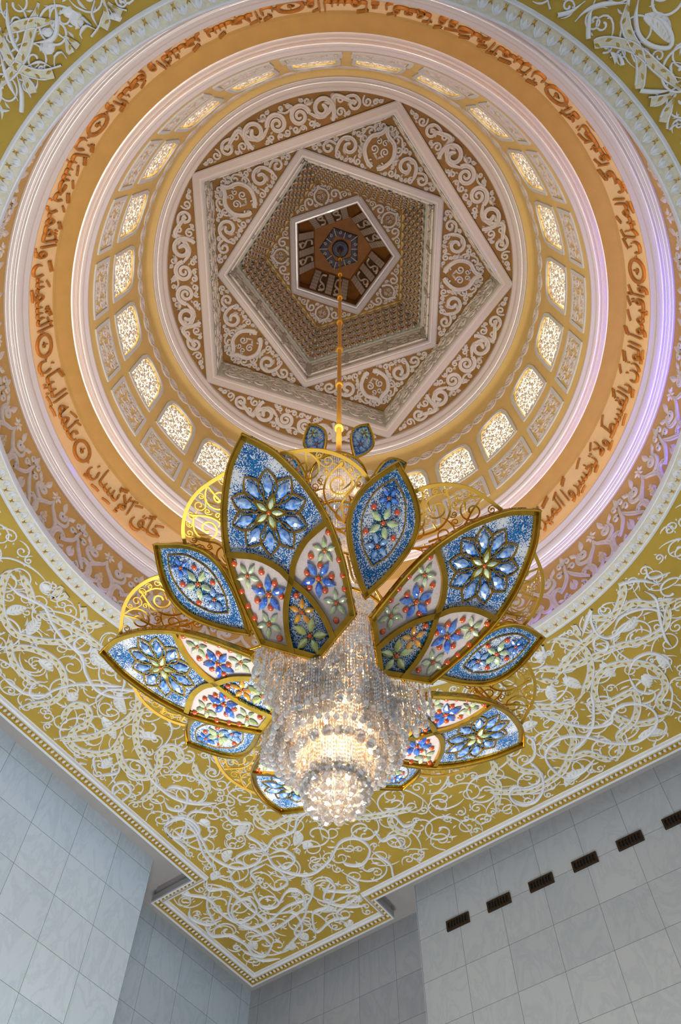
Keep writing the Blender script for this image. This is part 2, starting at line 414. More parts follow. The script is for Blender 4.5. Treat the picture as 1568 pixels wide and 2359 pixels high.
in_lip = inpoly(lip(.42))
def in_field(P):
    r = np.hypot(P[:, 0], P[:, 1]); w = P[:, :1] * EA + P[:, 1:2] * EB
    return in_lip(P) & (r > 7.05) & (np.abs(w[:, 0]) < 9.6) & (w[:, 1] > -8.2)
TR = [('W',[(-0.94,7.5),(-0.64,7.6),(-0.36,7.73),(-0.04,8.0)]),('W',[(-0.04,8.0),(0.24,7.79),(0.6,7.66),(0.95,7.54),(1.29,7.5),(1.58,7.41)]),('W',[(-0.13,6.9),(-0.12,7.11),(-0.03,7.4),(0.06,7.16),(0.1,6.96),(0.36,6.98),(0.67,7.2),(0.92,7.52)]),('W',[(0.92,7.52),(0.9,7.3),(1.02,7.08),(1.14,6.91)]),('W',[(-0.94,7.5),(-1.03,7.73),(-0.86,8.07),(-0.59,8.4),(-0.24,8.63),(0.11,8.7),(0.4,8.54),(0.66,8.3),(0.87,8.01),(0.93,7.69),(0.92,7.52)]),('W',[(0.06,8.82),(0.44,9.17),(0.79,9.32),(1.19,9.34),(1.49,9.25)]),('W',[(0.29,9.36),(0.37,9.01),(0.58,8.72),(0.94,8.54),(1.34,8.55),(1.7,8.77),(1.89,9.09),(1.89,9.43),(1.77,9.66),(1.59,10.1)]),('W',[(2.53,7.5),(2.89,7.66),(3.16,7.95),(3.29,8.45),(3.24,8.92),(3.15,9.4),(2.72,10.13)]),('W',[(3.26,7.75),(3.35,8.09),(3.65,8.44),(4.05,8.72),(4.51,8.88),(4.96,9.06),(5.27,9.38),(5.32,9.78),(5.29,9.97)]),('W',[(2.49,9.68),(2.31,9.33),(2.27,9.03),(2.45,8.86),(2.68,8.95),(2.83,9.22),(2.8,9.54),(2.95,9.82),(3.25,9.89),(3.57,9.67),(3.74,9.3),(3.62,8.89),(3.4,8.64)]),('W',[(3.62,8.89),(3.88,9.17),(4.27,9.36),(4.65,9.35),(4.87,9.11),(4.75,8.7),(4.45,8.39),(4.42,8.15),(4.63,7.99),(4.89,8.13),(4.96,8.41),(5.13,8.69)]),('W',[(5.07,7.9),(5.43,8.12),(5.85,8.14),(6.17,8.45)]),('T',[(-0.86,7.91),(-0.57,7.91),(-0.28,7.8),(0.04,7.71),(0.4,7.87),(0.87,7.96),(1.4,7.97),(1.78,8.21),(2.25,8.33),(2.61,8.17),(2.9,7.84)]),('T',[(4.74,9.08),(5.24,9.13),(5.72,9.07),(6.13,8.81),(6.46,8.36)]),('T',[(6.74,8.59),(6.34,8.99),(6.49,9.33),(6.98,9.45),(7.65,9.75),(8.18,9.82)]),('T',[(1.15,7.69),(1.31,7.6),(1.4,7.78),(1.24,7.94),(1.04,7.84),(1.04,7.59),(1.35,7.48)]),('T',[(1.44,9.12),(1.3,9.32),(1.46,9.62),(1.67,9.53),(1.71,9.08),(1.89,8.58),(2.28,8.1),(2.56,7.78)]),('T',[(0.69,9.78),(1.08,9.75),(1.43,9.67),(1.78,9.24)]),('T',[(2.19,7.52),(2.48,7.7),(2.66,8.04)]),('T',[(2.6,8.66),(2.42,8.49),(2.4,8.13),(2.62,7.83),(2.93,7.53)]),('T',[(4.11,10.09),(3.69,9.79),(3.68,9.51)]),('T',[(4.11,10.09),(4.33,9.63),(4.1,9.37)]),('T',[(4.75,9.8),(4.78,10.14),(5.04,10.16),(4.98,9.79),(4.66,9.71),(4.6,10.01),(5.03,10.33),(5.47,10.19)]),('T',[(5.43,9.17),(5.43,8.86),(5.76,8.71),(6.13,9.12),(5.93,9.39),(5.6,9.32)]),('T',[(6.14,9.57),(6.39,9.3),(6.8,9.7),(6.65,9.98),(6.33,9.87),(6.14,9.57)]),('T',[(3.37,10.09),(3.53,10.16),(3.72,10.04)]),('T',[(4.35,9.61),(4.52,10.12)]),('L',[(1.4,7.6),(1.67,7.78),(2.19,7.64)]),('L',[(2.62,7.96),(2.83,8.2),(3.15,8.3)]),('L',[(2.9,8.78),(3.23,8.87),(3.55,8.99)]),('L',[(4.11,8.22),(3.96,8.29),(3.81,8.5)]),('L',[(4.03,9.84),(3.99,9.67),(3.92,9.47)]),('L',[(0.31,8.53),(0.24,8.33),(0.17,8.01)]),('L',[(-0.36,8.5),(-0.29,8.29),(-0.2,8.05)]),('L',[(0.92,8.81),(1.09,8.77),(1.32,8.78)]),('L',[(-0.43,7.37),(-0.28,7.4),(-0.27,7.49)]),('L',[(2.1,9.08),(2.09,8.95),(2.08,8.76)]),('W',[(6.86,-1.34),(7.08,-1.56),(7.24,-1.81),(7.23,-2.07),(7.23,-2.4),(7.47,-2.68),(7.73,-3.26)]),('W',[(6.5,-2.48),(6.84,-2.36),(7.08,-2.15),(7.29,-1.88),(7.41,-1.54),(7.5,-1.21),(7.58,-0.85),(7.72,-0.52),(7.89,-0.22),(8.05,-0.07)]),('W',[(7.74,0.28),(7.91,0.12),(8.09,-0.08)]),('W',[(7.05,-0.41),(7.12,-0.63),(7.3,-0.81),(7.54,-0.97),(7.88,-0.97),(8.22,-0.85),(8.5,-0.63),(8.78,-0.29)]),('W',[(6.89,-1.16),(7.16,-1.08),(7.49,-1.02)]),('W',[(8.24,0.71),(8.51,0.52),(8.71,0.24),(8.82,-0.1),(8.78,-0.29)]),('W',[(8.91,-0.21),(9.13,-0.46),(9.29,-0.8),(9.33,-1.29),(9.73,-1.22),(10.08,-0.94),(10.26,-0.48),(10.61,-0.37),(10.93,-0.07)]),('W',[(10.93,-0.07),(10.66,0.16),(10.31,0.38),(10.2,0.73),(9.91,0.99),(9.41,1.15)]),('W',[(9.41,1.15),(9.3,0.78),(9.08,0.31),(8.77,-0.03)]),('W',[(7.57,0.22),(7.63,-0.04),(7.85,-0.34),(7.95,-0.77),(7.98,-1.23),(8.05,-1.67),(8.2,-2.06),(8.23,-2.45),(8.11,-2.72),(7.63,-3.01)]),('W',[(8.44,0.99),(8.63,0.67),(8.91,0.42),(9.34,0.33),(9.78,0.44),(10.14,0.74),(10.46,1.12),(10.56,1.6),(10.54,2.05),(10.21,2.57),(9.9,2.93)]),('W',[(10.39,-1.69),(10.34,-1.23),(10.15,-0.91),(9.74,-0.66),(9.31,-0.52),(8.9,-0.58),(8.54,-0.81),(8.4,-1.1),(8.48,-1.45),(8.67,-1.76),(8.99,-1.97),(9.41,-2.02),(9.69,-1.91),(9.94,-1.63),(10.39,-1.69)]),('W',[(9.21,1.9),(9.6,1.96),(9.95,1.81),(10.15,1.61),(10.54,1.62)]),('W',[(9.06,2.3),(9.42,2.34),(9.66,2.56),(9.96,2.56),(10.64,3.05)]),('T',[(7.37,-1.09),(6.94,-1.51),(6.69,-1.93),(6.67,-2.39),(6.82,-2.76),(7.15,-3.05)]),('T',[(6.8,-1.65),(7.1,-1.46),(7.48,-1.41),(7.72,-1.56),(7.7,-1.88),(7.55,-2.24)]),('T',[(8.24,0.64),(8.77,0.61),(9.24,0.34),(9.66,-0.04),(9.83,-0.48),(9.6,-0.66),(9.54,-0.96),(9.73,-1.28),(10.07,-1.43),(10.39,-1.37),(10.61,-1.1),(10.66,-0.64),(10.31,-0.16),(9.91,0.13),(9.61,0.48),(9.57,0.86),(9.77,1.18),(10.19,1.28),(10.69,1.15),(10.76,0.77),(10.59,0.33)]),('T',[(9.61,1.61),(10.19,1.56),(10.69,1.78),(10.92,2.16),(10.72,2.51),(10.36,2.51),(10.21,2.29),(10.4,2.11)]),('T',[(6.93,-0.83),(6.92,-0.58),(7.0,-0.34),(7.27,-0.25),(7.33,-0.45)]),('T',[(7.57,-1.36),(7.82,-1.48),(7.97,-1.33),(7.78,-1.19),(7.57,-1.3),(7.59,-1.51)]),('T',[(8.86,-1.44),(8.58,-1.71),(8.6,-2.08),(8.92,-2.29),(9.34,-2.27)]),('T',[(8.86,-1.44),(9.32,-1.4),(9.59,-1.58),(9.62,-1.82)]),('T',[(8.08,-2.74),(7.7,-2.71),(7.46,-2.44),(7.39,-2.02),(7.6,-1.75)]),('T',[(8.21,-1.43),(8.01,-1.5),(8.2,-1.65)]),('T',[(8.74,-0.54),(9.15,-0.41),(9.69,-0.09),(9.96,0.33),(10.06,0.72)]),('T',[(8.92,1.31),(9.27,1.21),(9.68,1.44),(9.78,1.85)]),('T',[(6.55,-3.02),(6.89,-2.96),(7.02,-3.35)]),('T',[(7.1,-2.71),(7.42,-2.82),(7.88,-2.68),(8.42,-2.54),(8.77,-2.55)]),('T',[(10.88,-1.13),(11.09,-0.89),(11.23,-0.69)]),('L',[(7.76,-1.85),(7.71,-2.12),(7.58,-2.28)]),('L',[(8.23,-1.1),(8.5,-1.12),(8.73,-1.19)]),('L',[(8.08,-0.25),(8.31,-0.31),(8.57,-0.43)]),('L',[(8.09,0.12),(8.34,0.2),(8.57,0.26)]),('L',[(7.26,-0.0),(7.28,-0.15),(7.44,-0.02)]),('L',[(9.05,-1.69),(9.2,-1.71),(9.46,-1.65)]),('L',[(8.76,-2.18),(8.97,-2.24),(9.16,-2.14)]),('L',[(10.94,1.29),(10.76,1.05),(10.71,0.7)]),('L',[(10.63,-0.79),(10.65,-1.08),(10.88,-1.39)]),('L',[(8.88,1.29),(8.82,1.11),(8.86,0.86)]),('L',[(6.78,-0.72),(6.92,-0.87),(6.98,-1.06)]),('T',[(6.31,9.95),(6.26,9.44),(6.63,9.29),(7.15,9.43),(7.79,9.62),(8.42,9.42),(8.62,8.92),(8.42,8.42)]),('T',[(8.42,8.42),(8.97,8.55),(9.5,8.32),(9.75,7.93),(9.62,7.32),(9.27,6.72),(9.41,6.31),(9.9,6.27),(10.22,6.72),(9.97,7.06),(9.71,6.98)]),('T',[(6.68,8.4),(7.17,8.45),(7.45,8.16),(7.71,8.43),(8.07,8.37),(8.37,8.38),(8.21,7.96),(8.28,7.44),(7.97,7.04),(7.98,6.6)]),('T',[(7.52,10.1),(7.15,9.96),(6.45,9.96),(6.25,9.72),(6.44,9.24),(6.93,9.3),(6.86,9.72),(6.48,9.81)]),('T',[(8.42,8.42),(8.18,8.75),(8.19,9.17),(8.59,9.08)]),('T',[(8.58,8.42),(8.62,8.05),(9.06,7.98),(9.18,8.37),(8.84,8.4)]),('T',[(8.45,9.26),(8.62,9.7),(9.18,9.73),(9.16,9.3),(8.77,9.16),(8.78,8.7)]),('T',[(8.78,8.7),(9.2,8.56),(9.63,8.66),(9.67,9.05),(9.3,9.11)]),('T',[(8.26,10.19),(8.65,10.46),(8.96,10.04),(9.71,10.05),(10.43,10.01),(11.17,10.22)]),('T',[(9.74,8.16),(10.23,8.29),(10.61,8.81),(10.77,9.54),(10.83,10.2),(10.66,10.81)]),('T',[(9.23,9.54),(9.94,9.74),(10.16,9.43),(9.89,8.86),(10.17,8.6),(10.83,8.98),(11.23,9.65),(11.6,9.63)]),('T',[(8.2,11.19),(8.53,10.97),(8.91,10.68),(9.54,10.76),(10.09,10.6),(10.02,9.98),(9.5,9.87),(9.49,10.35),(9.98,10.63),(10.66,10.43),(11.35,10.48)]),('T',[(10.02,7.78),(10.5,7.79),(10.94,8.35),(10.94,8.82),(11.57,9.17),(11.45,8.6),(11.62,8.13)]),('T',[(11.11,7.42),(11.17,7.8),(11.31,8.32),(11.8,8.38)]),('T',[(8.84,11.24),(9.16,11.52),(9.64,11.35),(9.75,10.95)]),('T',[(10.37,11.2),(10.77,11.02),(11.52,11.12),(11.87,10.64)]),('T',[(10.35,7.33),(10.81,7.26),(10.84,7.56),(10.37,8.1)]),('T',[(9.98,6.27),(10.62,6.16),(11.08,6.31),(11.08,5.64)]),('T',[(9.44,5.84),(9.83,5.84),(9.91,5.51),(10.47,5.61)]),('T',[(9.82,4.8),(9.74,5.12),(9.25,5.16),(9.09,5.59)]),('T',[(9.47,11.34),(10.05,11.51),(10.37,11.08),(10.94,11.04)]),('T',[(8.5,10.21),(9.1,10.89),(9.92,11.21)]),('T',[(10.23,7.71),(10.67,8.26),(11.17,8.04),(11.53,7.54)]),('T',[(9.06,10.01),(9.65,10.61),(10.37,10.58),(10.49,9.93),(10.33,9.2),(10.44,8.57)]),('T',[(10.88,11.24),(11.2,11.18),(11.52,10.87),(11.14,10.26)]),('T',[(10.49,9.45),(10.66,9.21),(11.23,9.4),(11.52,9.99),(11.7,10.5)]),('W',[(7.06,7.57),(7.32,7.83),(7.79,7.8),(7.86,7.29),(8.02,6.86)]),('W',[(9.13,5.13),(9.5,5.34),(9.94,5.26),(9.85,4.87)]),('W',[(8.27,6.93),(8.39,6.35),(8.96,5.67),(9.41,4.53)]),('L',[(7.6,8.69),(7.49,8.42),(7.4,8.24)]),('L',[(8.7,7.71),(8.56,7.49),(8.33,7.37)]),('L',[(8.43,10.18),(8.35,9.96),(8.28,9.84)]),('L',[(10.31,8.41),(10.12,8.32),(9.93,8.24)]),('L',[(8.31,11.28),(8.37,11.08),(8.63,11.06)]),('L',[(11.72,9.59),(11.54,9.58),(11.4,9.53)]),('L',[(11.55,10.2),(11.69,10.13),(11.55,9.95)]),('L',[(11.0,8.63),(11.09,8.39),(11.25,8.28)]),('L',[(8.94,7.6),(8.89,7.45),(9.02,7.38)]),('L',[(6.65,9.06),(6.82,9.03),(6.97,9.04)]),('L',[(8.13,9.48),(7.96,9.28),(7.94,9.09)]),('L',[(11.11,11.05),(10.97,10.87),(11.2,10.93)]),('L',[(11.34,7.57),(11.2,7.53),(11.25,7.46)]),('L',[(11.91,8.46),(11.79,8.26),(11.71,8.25)]),('W',[(-7.86,-0.04),(-7.75,0.16),(-7.64,0.37),(-7.53,0.58),(-7.45,0.85),(-7.43,1.1),(-7.39,1.31)]),('W',[(-7.99,0.68),(-7.77,0.81),(-7.56,0.87),(-7.45,0.85),(-7.29,0.76),(-7.13,0.61),(-7.02,0.39),(-6.94,0.15),(-6.92,0.02)]),('W',[(-6.92,0.02),(-7.07,0.03),(-7.31,-0.05)]),('W',[(-7.31,-0.05),(-7.12,-0.11),(-6.9,-0.15)]),('W',[(-6.9,-0.15),(-6.98,-0.34),(-7.03,-0.61),(-7.15,-0.79),(-7.31,-0.87)]),('W',[(-7.88,0.73),(-7.83,0.46),(-7.7,0.19),(-7.53,-0.08)]),('W',[(-7.24,-0.9),(-7.01,-0.98),(-6.86,-1.09),(-6.85,-1.2),(-6.94,-1.18)]),('W',[(-7.42,0.85),(-7.26,0.86),(-7.09,0.9),(-6.94,0.98),(-6.89,1.05)]),('T',[(-7.37,0.94),(-7.15,1.06),(-6.95,1.27),(-6.8,1.49),(-6.7,1.83),(-6.66,2.07)]),('T',[(-7.36,0.72),(-7.28,0.51),(-7.12,0.42)]),('T',[(-7.04,-0.25),(-7.18,-0.26),(-7.21,-0.42),(-7.08,-0.5)]),('T',[(-7.06,0.14),(-7.18,0.14),(-7.2,0.27),(-7.1,0.37)]),('T',[(-7.38,-0.76),(-7.27,-0.6),(-7.06,-0.55)]),('T',[(-7.77,0.91),(-7.39,1.11),(-7.09,1.19)]),('T',[(-7.01,1.28),(-6.87,1.19),(-6.76,1.26),(-6.79,1.4)]),('T',[(-8.15,0.35),(-7.95,0.53),(-7.66,0.67),(-7.4,0.65)]),('T',[(-7.75,-0.26),(-7.52,-0.1),(-7.39,0.12),(-7.53,0.42)]),('T',[(-6.92,1.8),(-6.83,1.69),(-6.7,1.83),(-6.77,1.96)]),('T',[(-7.32,-0.46),(-7.16,-0.49)]),('T',[(-7.17,-0.86),(-7.01,-0.83),(-6.94,-0.65)]),('L',[(-7.58,0.15),(-7.51,0.16),(-7.49,0.2)]),('L',[(-7.4,0.17),(-7.34,0.26),(-7.25,0.26)]),('L',[(-7.38,-0.25),(-7.37,-0.33),(-7.25,-0.39)]),('L',[(-6.92,-0.75),(-6.92,-0.88),(-6.91,-0.99)]),('L',[(-6.95,0.88),(-6.94,0.73),(-6.93,0.61)]),('L',[(-7.59,-0.29),(-7.52,-0.29),(-7.51,-0.24)]),('L',[(-7.1,-0.86),(-7.05,-0.84),(-7.0,-0.77)]),('T',[(-3.67,-5.86),(-3.43,-5.94),(-3.18,-6.18),(-2.98,-6.52),(-2.96,-6.81)]),('T',[(-2.88,-6.94),(-2.73,-6.76),(-2.43,-6.59),(-2.08,-6.56),(-1.74,-6.66),(-1.42,-6.88),(-1.19,-7.14),(-1.06,-7.38)]),('T',[(-2.5,-7.48),(-2.3,-7.33),(-2.05,-7.27),(-1.81,-7.37),(-1.64,-7.57),(-1.76,-7.67),(-2.02,-7.65),(-2.22,-7.51)]),('T',[(-3.31,-6.35),(-3.12,-6.3),(-2.97,-6.18)]),('T',[(-2.92,-6.28),(-3.01,-6.28),(-2.98,-6.42)]),('T',[(-2.34,-6.57),(-2.29,-6.55),(-2.33,-6.46)]),('T',[(-2.21,-6.76),(-2.02,-6.65),(-1.86,-6.73),(-1.85,-6.87),(-2.02,-6.88),(-2.06,-6.75)]),('T',[(-1.53,-6.73),(-1.38,-6.73),(-1.28,-6.83)]),('T',[(-0.54,-7.25),(-0.59,-7.1),(-0.51,-6.93)]),('T',[(-1.33,-7.63),(-1.42,-7.51),(-1.27,-7.43),(-1.14,-7.54)]),('T',[(-2.81,-6.55),(-2.84,-6.74),(-2.77,-7.0),(-2.55,-7.33)]),('W',[(-2.42,-6.44),(-2.37,-6.64),(-2.27,-6.84),(-2.03,-7.07),(-1.82,-7.18),(-1.5,-7.29),(-1.2,-7.4),(-0.96,-7.45)]),('W',[(-2.59,-7.35),(-2.36,-7.18),(-2.13,-7.14),(-1.85,-7.15),(-1.63,-7.08),(-1.36,-6.9),(-1.24,-6.78)]),('W',[(-1.24,-6.78),(-1.22,-6.88),(-1.07,-7.08),(-1.01,-7.38)]),('W',[(-0.99,-7.37),(-0.85,-7.15),(-0.68,-6.99),(-0.41,-6.91),(-0.21,-6.89),(-0.19,-7.08)]),('L',[(-2.25,-7.45),(-2.02,-7.61),(-1.7,-7.62)]),('L',[(-1.08,-6.93),(-0.94,-6.84),(-0.75,-6.85)]),('L',[(-1.88,-6.73),(-2.02,-6.75),(-2.02,-6.88)]),('L',[(-2.95,-6.4),(-2.79,-6.46),(-2.54,-6.53)])]
cm = ab_map(HC)
M = MB()                                              # thin vines
bb = (-9.5, 12.2, -11, 11.8)
for seed, radii, wk in ((21, (.60, .48, .38, .3, .23, .17, .13, .10), .10), (23, (.34, .25, .18, .13), .09)):
    circ = pack(in_field, bb, radii, tries=9000, gap=.0, seed=seed)
    scroll_fill(M, cm, circ, in_field, wk, .032, .042, .9, 'round', 0, True, 1.25, seed, False, .045, .40)
M.obj('thin_vine_relief', M_WHITE, ceiling)
M = MB()                                              # heavier stems and patterned bands, as carved
for ti, (k, P) in enumerate(TR):
    C0 = catmull(P, .05)
    n = len(C0); e = np.minimum(np.arange(n), np.arange(n)[::-1]); tp = np.clip(e / 5, .25, 1)
    if k == 'T':
        stroke(M, cm, C0, .068 * tp, .065 + .0012 * (ti % 14), 'round', 0, in_field)
    elif k == 'W':
        stroke(M, cm, C0, .15 * tp, .035 + .0012 * (ti % 14), 'flat', 1, in_field)
        T = np.gradient(C0, axis=0); T /= np.linalg.norm(T, axis=1)[:, None] + 1e-9; Nn = np.stack([-T[:, 1], T[:, 0]], 1)
        for s in (-1, 1): stroke(M, cm, C0 + Nn * s * .066 * tp[:, None], .028 * tp, .062, 'round', 0, in_field)
        for i in range(2, n - 2, 3):
            leaf(M, cm, C0[i] - T[i] * .05, math.atan2(T[i, 1], T[i, 0]) + (.5 if i % 2 else -.5), .11, .045, .012, 2, .3, in_field, .035 + .0012 * (ti % 14))
    else:
        C0 = catmull(P, .04); n = len(C0); t = np.linspace(0, 1, n)
        w = .24 * np.sin(PI * np.clip(t * .94 + .04, 0, 1)) ** .8 + .02
        stroke(M, cm, C0, w, .05, 'ridge', 0, in_field)
        for i in range(3, n - 2, 2):
            T = C0[i] - C0[i - 1]; a = math.atan2(T[1], T[0])
            for s in (-1, 1): leaf(M, cm, C0[i], a + s * .9, w[i] * .5, .025, .015, 1, 0, in_field, .035)
M.obj('stem_and_band_relief', [M_WHITE, M_BAND, M_GROUND], ceiling)
# round border of tulips at the dome opening
M = MB()
pr = [(6.60, HC + .17), (6.59, HC), (6.595, HC - .02), (6.61, HC - .025), (6.625, HC - .01), (6.89, HC - .01), (6.893, HC - .03), (6.91, HC - .035), (6.925, HC - .015), (6.95, HC - .03), (6.965, HC)]
revolve(M, pr[4:6], 256, 1); revolve(M, pr[:5], 256, 0); revolve(M, pr[5:], 256, 0)
nt_ = 172
for i in range(nt_):
    a = i * 2 * PI / nt_; mp = polar_plane(HC - .01, math.degrees(a))
    leaf(M, mp, (6.65, 0), 0, .17, .09, .035, 0, 0)
    for s in (-1, 1):
        leaf(M, mp, (6.66, s * .015), s * .55, .17, .045, .03, 0, -.1 * s)
        leaf(M, mp, (6.87, s * .10), PI - s * .5, .12, .03, .02, 2, 0)
M.obj('tulip_border', [M_WHITE, M_BAND, M_GOLDD], ceiling)
# straight border: lip, leaf row, round moulding
M = MB()
def path_strip(d0, h0, d1, h1, mi):
    A, B = lip(d0), lip(d1)
    for i in range(6):
        V = []
        for Q, h in ((A, h0), (B, h1)):
            for j in (i, i + 1): V.append((*(Q[j][0] * EA + Q[j][1] * EB), HC - h))
        M.add(V, [(0, 1, 3, 2)], mi, False)
prof = [(0, 0, 0), (0, .05, 0), (.07, .055, 0), (.085, .02, 1), (.235, .02, 1), (.25, .055, 0), (.27, .06, 1), (.285, .03, 0), (.30, .07, 0), (.335, .09, 0), (.37, .07, 0), (.385, .02, 0), (.40, .0, 0)]
for a, b in zip(prof, prof[1:]): path_strip(a[0], a[1], b[0], b[1], b[2])
A_, B_ = lip(.085), lip(.235)
mp = ab_map(HC - .02)
for i in range(6):
    p, q = np.array(A_[i]), np.array(A_[i + 1]); r_, s_ = np.array(B_[i]), np.array(B_[i + 1])
    Ls = np.linalg.norm(q - p); n = max(2, int(Ls / .125)); d = (q - p) / Ls; inn = np.array([d[1], -d[0]])
    wd = .15 if i in (0, 2, 3, 5) else .075
    for k in range(n):
        c = p + d * (k + .5) * Ls / n
        w = c[0] * EA + c[1] * EB
        if abs(w[0]) > 10 or w[1] < -7: continue
        ang = math.atan2(inn[1], inn[0])
        leaf(M, mp, c + inn * .012, ang, wd * .85, .075, .03, 0, 0)
        for s in (-1, 1): leaf(M, mp, c + inn * wd * .95 + d * s * .055, ang + PI - s * .25, wd * .8, .022, .02, 2, 0)
M.obj('leaf_border', [M_WHITE, M_GROUND, M_GOLDD], ceiling)

# plain soffit above, and its recess
HS = 15.27
M = MB()
def wpt(a, b, z): return (*(a * EA + b * EB), z)
inset = lip(.07)[:7]
for i in range(6):
    p, q = inset[i], inset[i + 1]
    M.add([wpt(*p, HC + .17), wpt(*q, HC + .17), wpt(*q, HS), wpt(*p, HS)], [(0, 1, 2, 3)], 0, False)
M.add([wpt(-15, -15, HS), wpt(13.2, -15, HS), wpt(13.2, 12.8, HS), wpt(-15, 12.8, HS)], [(0, 1, 2, 3)], 0, False)
M = MB()
fill_poly(M, [[(-15, -15), (13.2, -15), (13.2, 12.8), (-15, 12.8)], circle(7.6)], ab_map(HS))
for i in range(6):
    p, q = inset[i], inset[i + 1]
    M.add([wpt(*p, HC + .17), wpt(*q, HC + .17), wpt(*q, HS), wpt(*p, HS)], [(0, 1, 2, 3)], 0, False)
tag(M.obj('ceiling', M_GREY), kind='structure', label='plain grey soffit in the gap between the carved ceiling and the marble walls')

# walls, each a slab with thickness
def wall(name, a0, b0, a1, b1, nrm, label, material, z0=FLOOR, z1=HS):
    M = MB(); t = .25
    p = [(a0, b0), (a1, b1), (a1 + nrm[0] * t, b1 + nrm[1] * t), (a0 + nrm[0] * t, b0 + nrm[1] * t)]
    V = [wpt(x, y, z) for z in (z0, z1) for x, y in p]
    M.add(V, [(0, 1, 5, 4), (1, 2, 6, 5), (2, 3, 7, 6), (3, 0, 4, 7), (4, 5, 6, 7), (0, 3, 2, 1)], 0, False)
    return tag(M.obj(name, material), kind='structure', label=label)
M_ML = marble('marble_left_lit_tone', (.66, .79, .90), 1.225, 1.12, (0.0, 14.85), EA)  # one marble in four tones; each wall's lighting is put into its colour
M_MR = marble('marble_right_shaded_tone', (.47, .505, .53), 1.157, 1.11, (5.2, 14.75), EB)
M_MN = marble('marble_corner_left_lit_tone', (.55, .66, .74), 1.225, 1.12, (0.35, 14.85), EA)
M_MO = marble('marble_corner_right_shaded_tone', (.40, .42, .44), 1.157, 1.11, (5.35, 14.75), EB)
wl = wall('wall_left', -15, 11.32, 7.35, 11.32, (0, 1), 'brightly lit marble wall at the left', M_ML)
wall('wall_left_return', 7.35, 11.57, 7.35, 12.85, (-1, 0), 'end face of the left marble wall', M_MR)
wr = wall('wall_right', 12.11, -15, 12.11, 6.38, (1, 0), 'shaded marble wall at the right with the dark vents', M_MR)
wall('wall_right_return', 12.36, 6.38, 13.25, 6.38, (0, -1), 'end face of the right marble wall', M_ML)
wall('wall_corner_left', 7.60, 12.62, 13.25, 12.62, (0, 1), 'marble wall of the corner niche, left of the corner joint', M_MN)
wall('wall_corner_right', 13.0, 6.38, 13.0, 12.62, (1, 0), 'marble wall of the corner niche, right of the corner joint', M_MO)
M = MB(); box(M, (0, 0, FLOOR - .1), (44, 44, .2)); tag(M.obj('floor', M_FLOOR), kind='structure')

# vents in the right wall
def vent():
    M = MB(); W, Hh, T = .64, .27, .05; n = 7
    xs = [-W / 2, -W / 2 + .05]; cell = (W - .10) / n; sw = .05
    fr = lambda x0, x1, z0, z1: box(M, ((x0 + x1) / 2, 0, (z0 + z1) / 2), (x1 - x0, T, z1 - z0))
    fr(-W / 2, W / 2, .0, .045); fr(-W / 2, W / 2, Hh - .045, Hh)
    fr(-W / 2, -W / 2 + .05, .045, Hh - .045); fr(W / 2 - .05, W / 2, .045, Hh - .045)
    for k in range(n - 1):
        x = -W / 2 + .05 + (k + 1) * cell; fr(x - .012, x + .012, .045, Hh - .045)
    for k in range(n):                                  # rounded slot ends
        x = -W / 2 + .05 + (k + .5) * cell
        for zc, s in ((.045, 1), (Hh - .045, -1)):
            for sx in (-1, 1):
                V = [(x + sx * .0315, y, zc) for y in (-.02, .02)] + [(x + sx * .006, y, zc) for y in (-.02, .02)] + [(x + sx * .0315, y, zc + s * .045) for y in (-.02, .02)]
                M.add(V, [(0, 2, 4), (1, 5, 3)], 0, False); M.add(V, [(2, 3, 5, 4)], 0, False)
    o = M.obj('wall_vent', M_BRONZE)
    B = MB(); box(B, (0, .018, Hh / 2), (W - .02, .012, Hh - .02)); B.obj('dark_backing', M_BLACK, o)
    return o
VL = ['dark bronze slotted vent nearest the corner niche in the row on the right wall',
      'dark bronze slotted vent second from the corner niche on the right marble wall',
      'dark bronze slotted vent third from the corner niche on the right marble wall',
      'dark bronze slotted vent fourth from the corner niche on the right wall',
      'dark bronze slotted vent beside the one cut off by the picture edge',
      'dark bronze slotted vent cut off by the right edge of the picture']
v0 = vent()
for i, b in enumerate((5.235, 4.073, 2.911, 1.749, .587, -.575)):
    o = v0 if i == 0 else v0.copy()
    if i:
        COL.objects.link(o)
        for ch in v0.children:
            c = ch.copy(); COL.objects.link(c); c.parent = o
    x, y, z = wpt(12.085, b, 13.52)
    o.location = (x, y, z); o.rotation_euler = (0, 0, math.atan2(EB[1], EB[0]) + PI)
    tag(o, VL[i], 'vent', 'slotted vents in the right wall')

# ================================================================== DOME
# lower drum with heart scrolls
M = MB(); revolve(M, [(7.13, 15.0), (7.10, 17.45)], 256)
drum0 = tag(M.obj('wall_lower_drum', M_TAN2), kind='structure', label='round wall of heart-shaped scrolls just inside the ceiling opening')
M = MB()
rz = lambda v: np.full(len(v), 7.115)
def hs(mp, P, w, h=.04, prof='groove', taper=True, mi=0, closed=False):
    C0 = catmull(P, .05, closed); n = len(C0)
    if taper and not closed:
        t = np.linspace(0, 1, n); wv = w * (.35 + .65 * np.sin(PI * np.clip(t, .02, .98)) ** .6)
    else: wv = np.full(n, w)
    stroke(M, mp, C0, wv, h, prof, mi, None, 0, closed)
def flower(mp, c, r, n=6, mi=0, h=.06):
    for k in range(n): leaf(M, mp, (c[0] + .02 * math.cos(k * 2 * PI / n), c[1] + .02 * math.sin(k * 2 * PI / n)), k * 2 * PI / n, r, r * .55, h, mi, 0)
    leaf(M, mp, (c[0] - .03, c[1]), 0, .06, .06, h * 1.3, 1, 0)
def sp_(mp, c, R, a0, sg, w, turns=1.3, h=.045):
    P, _ = spiral(c, R, a0, sg, turns, .2, .03); stroke(M, mp, P, w, h, 'groove')
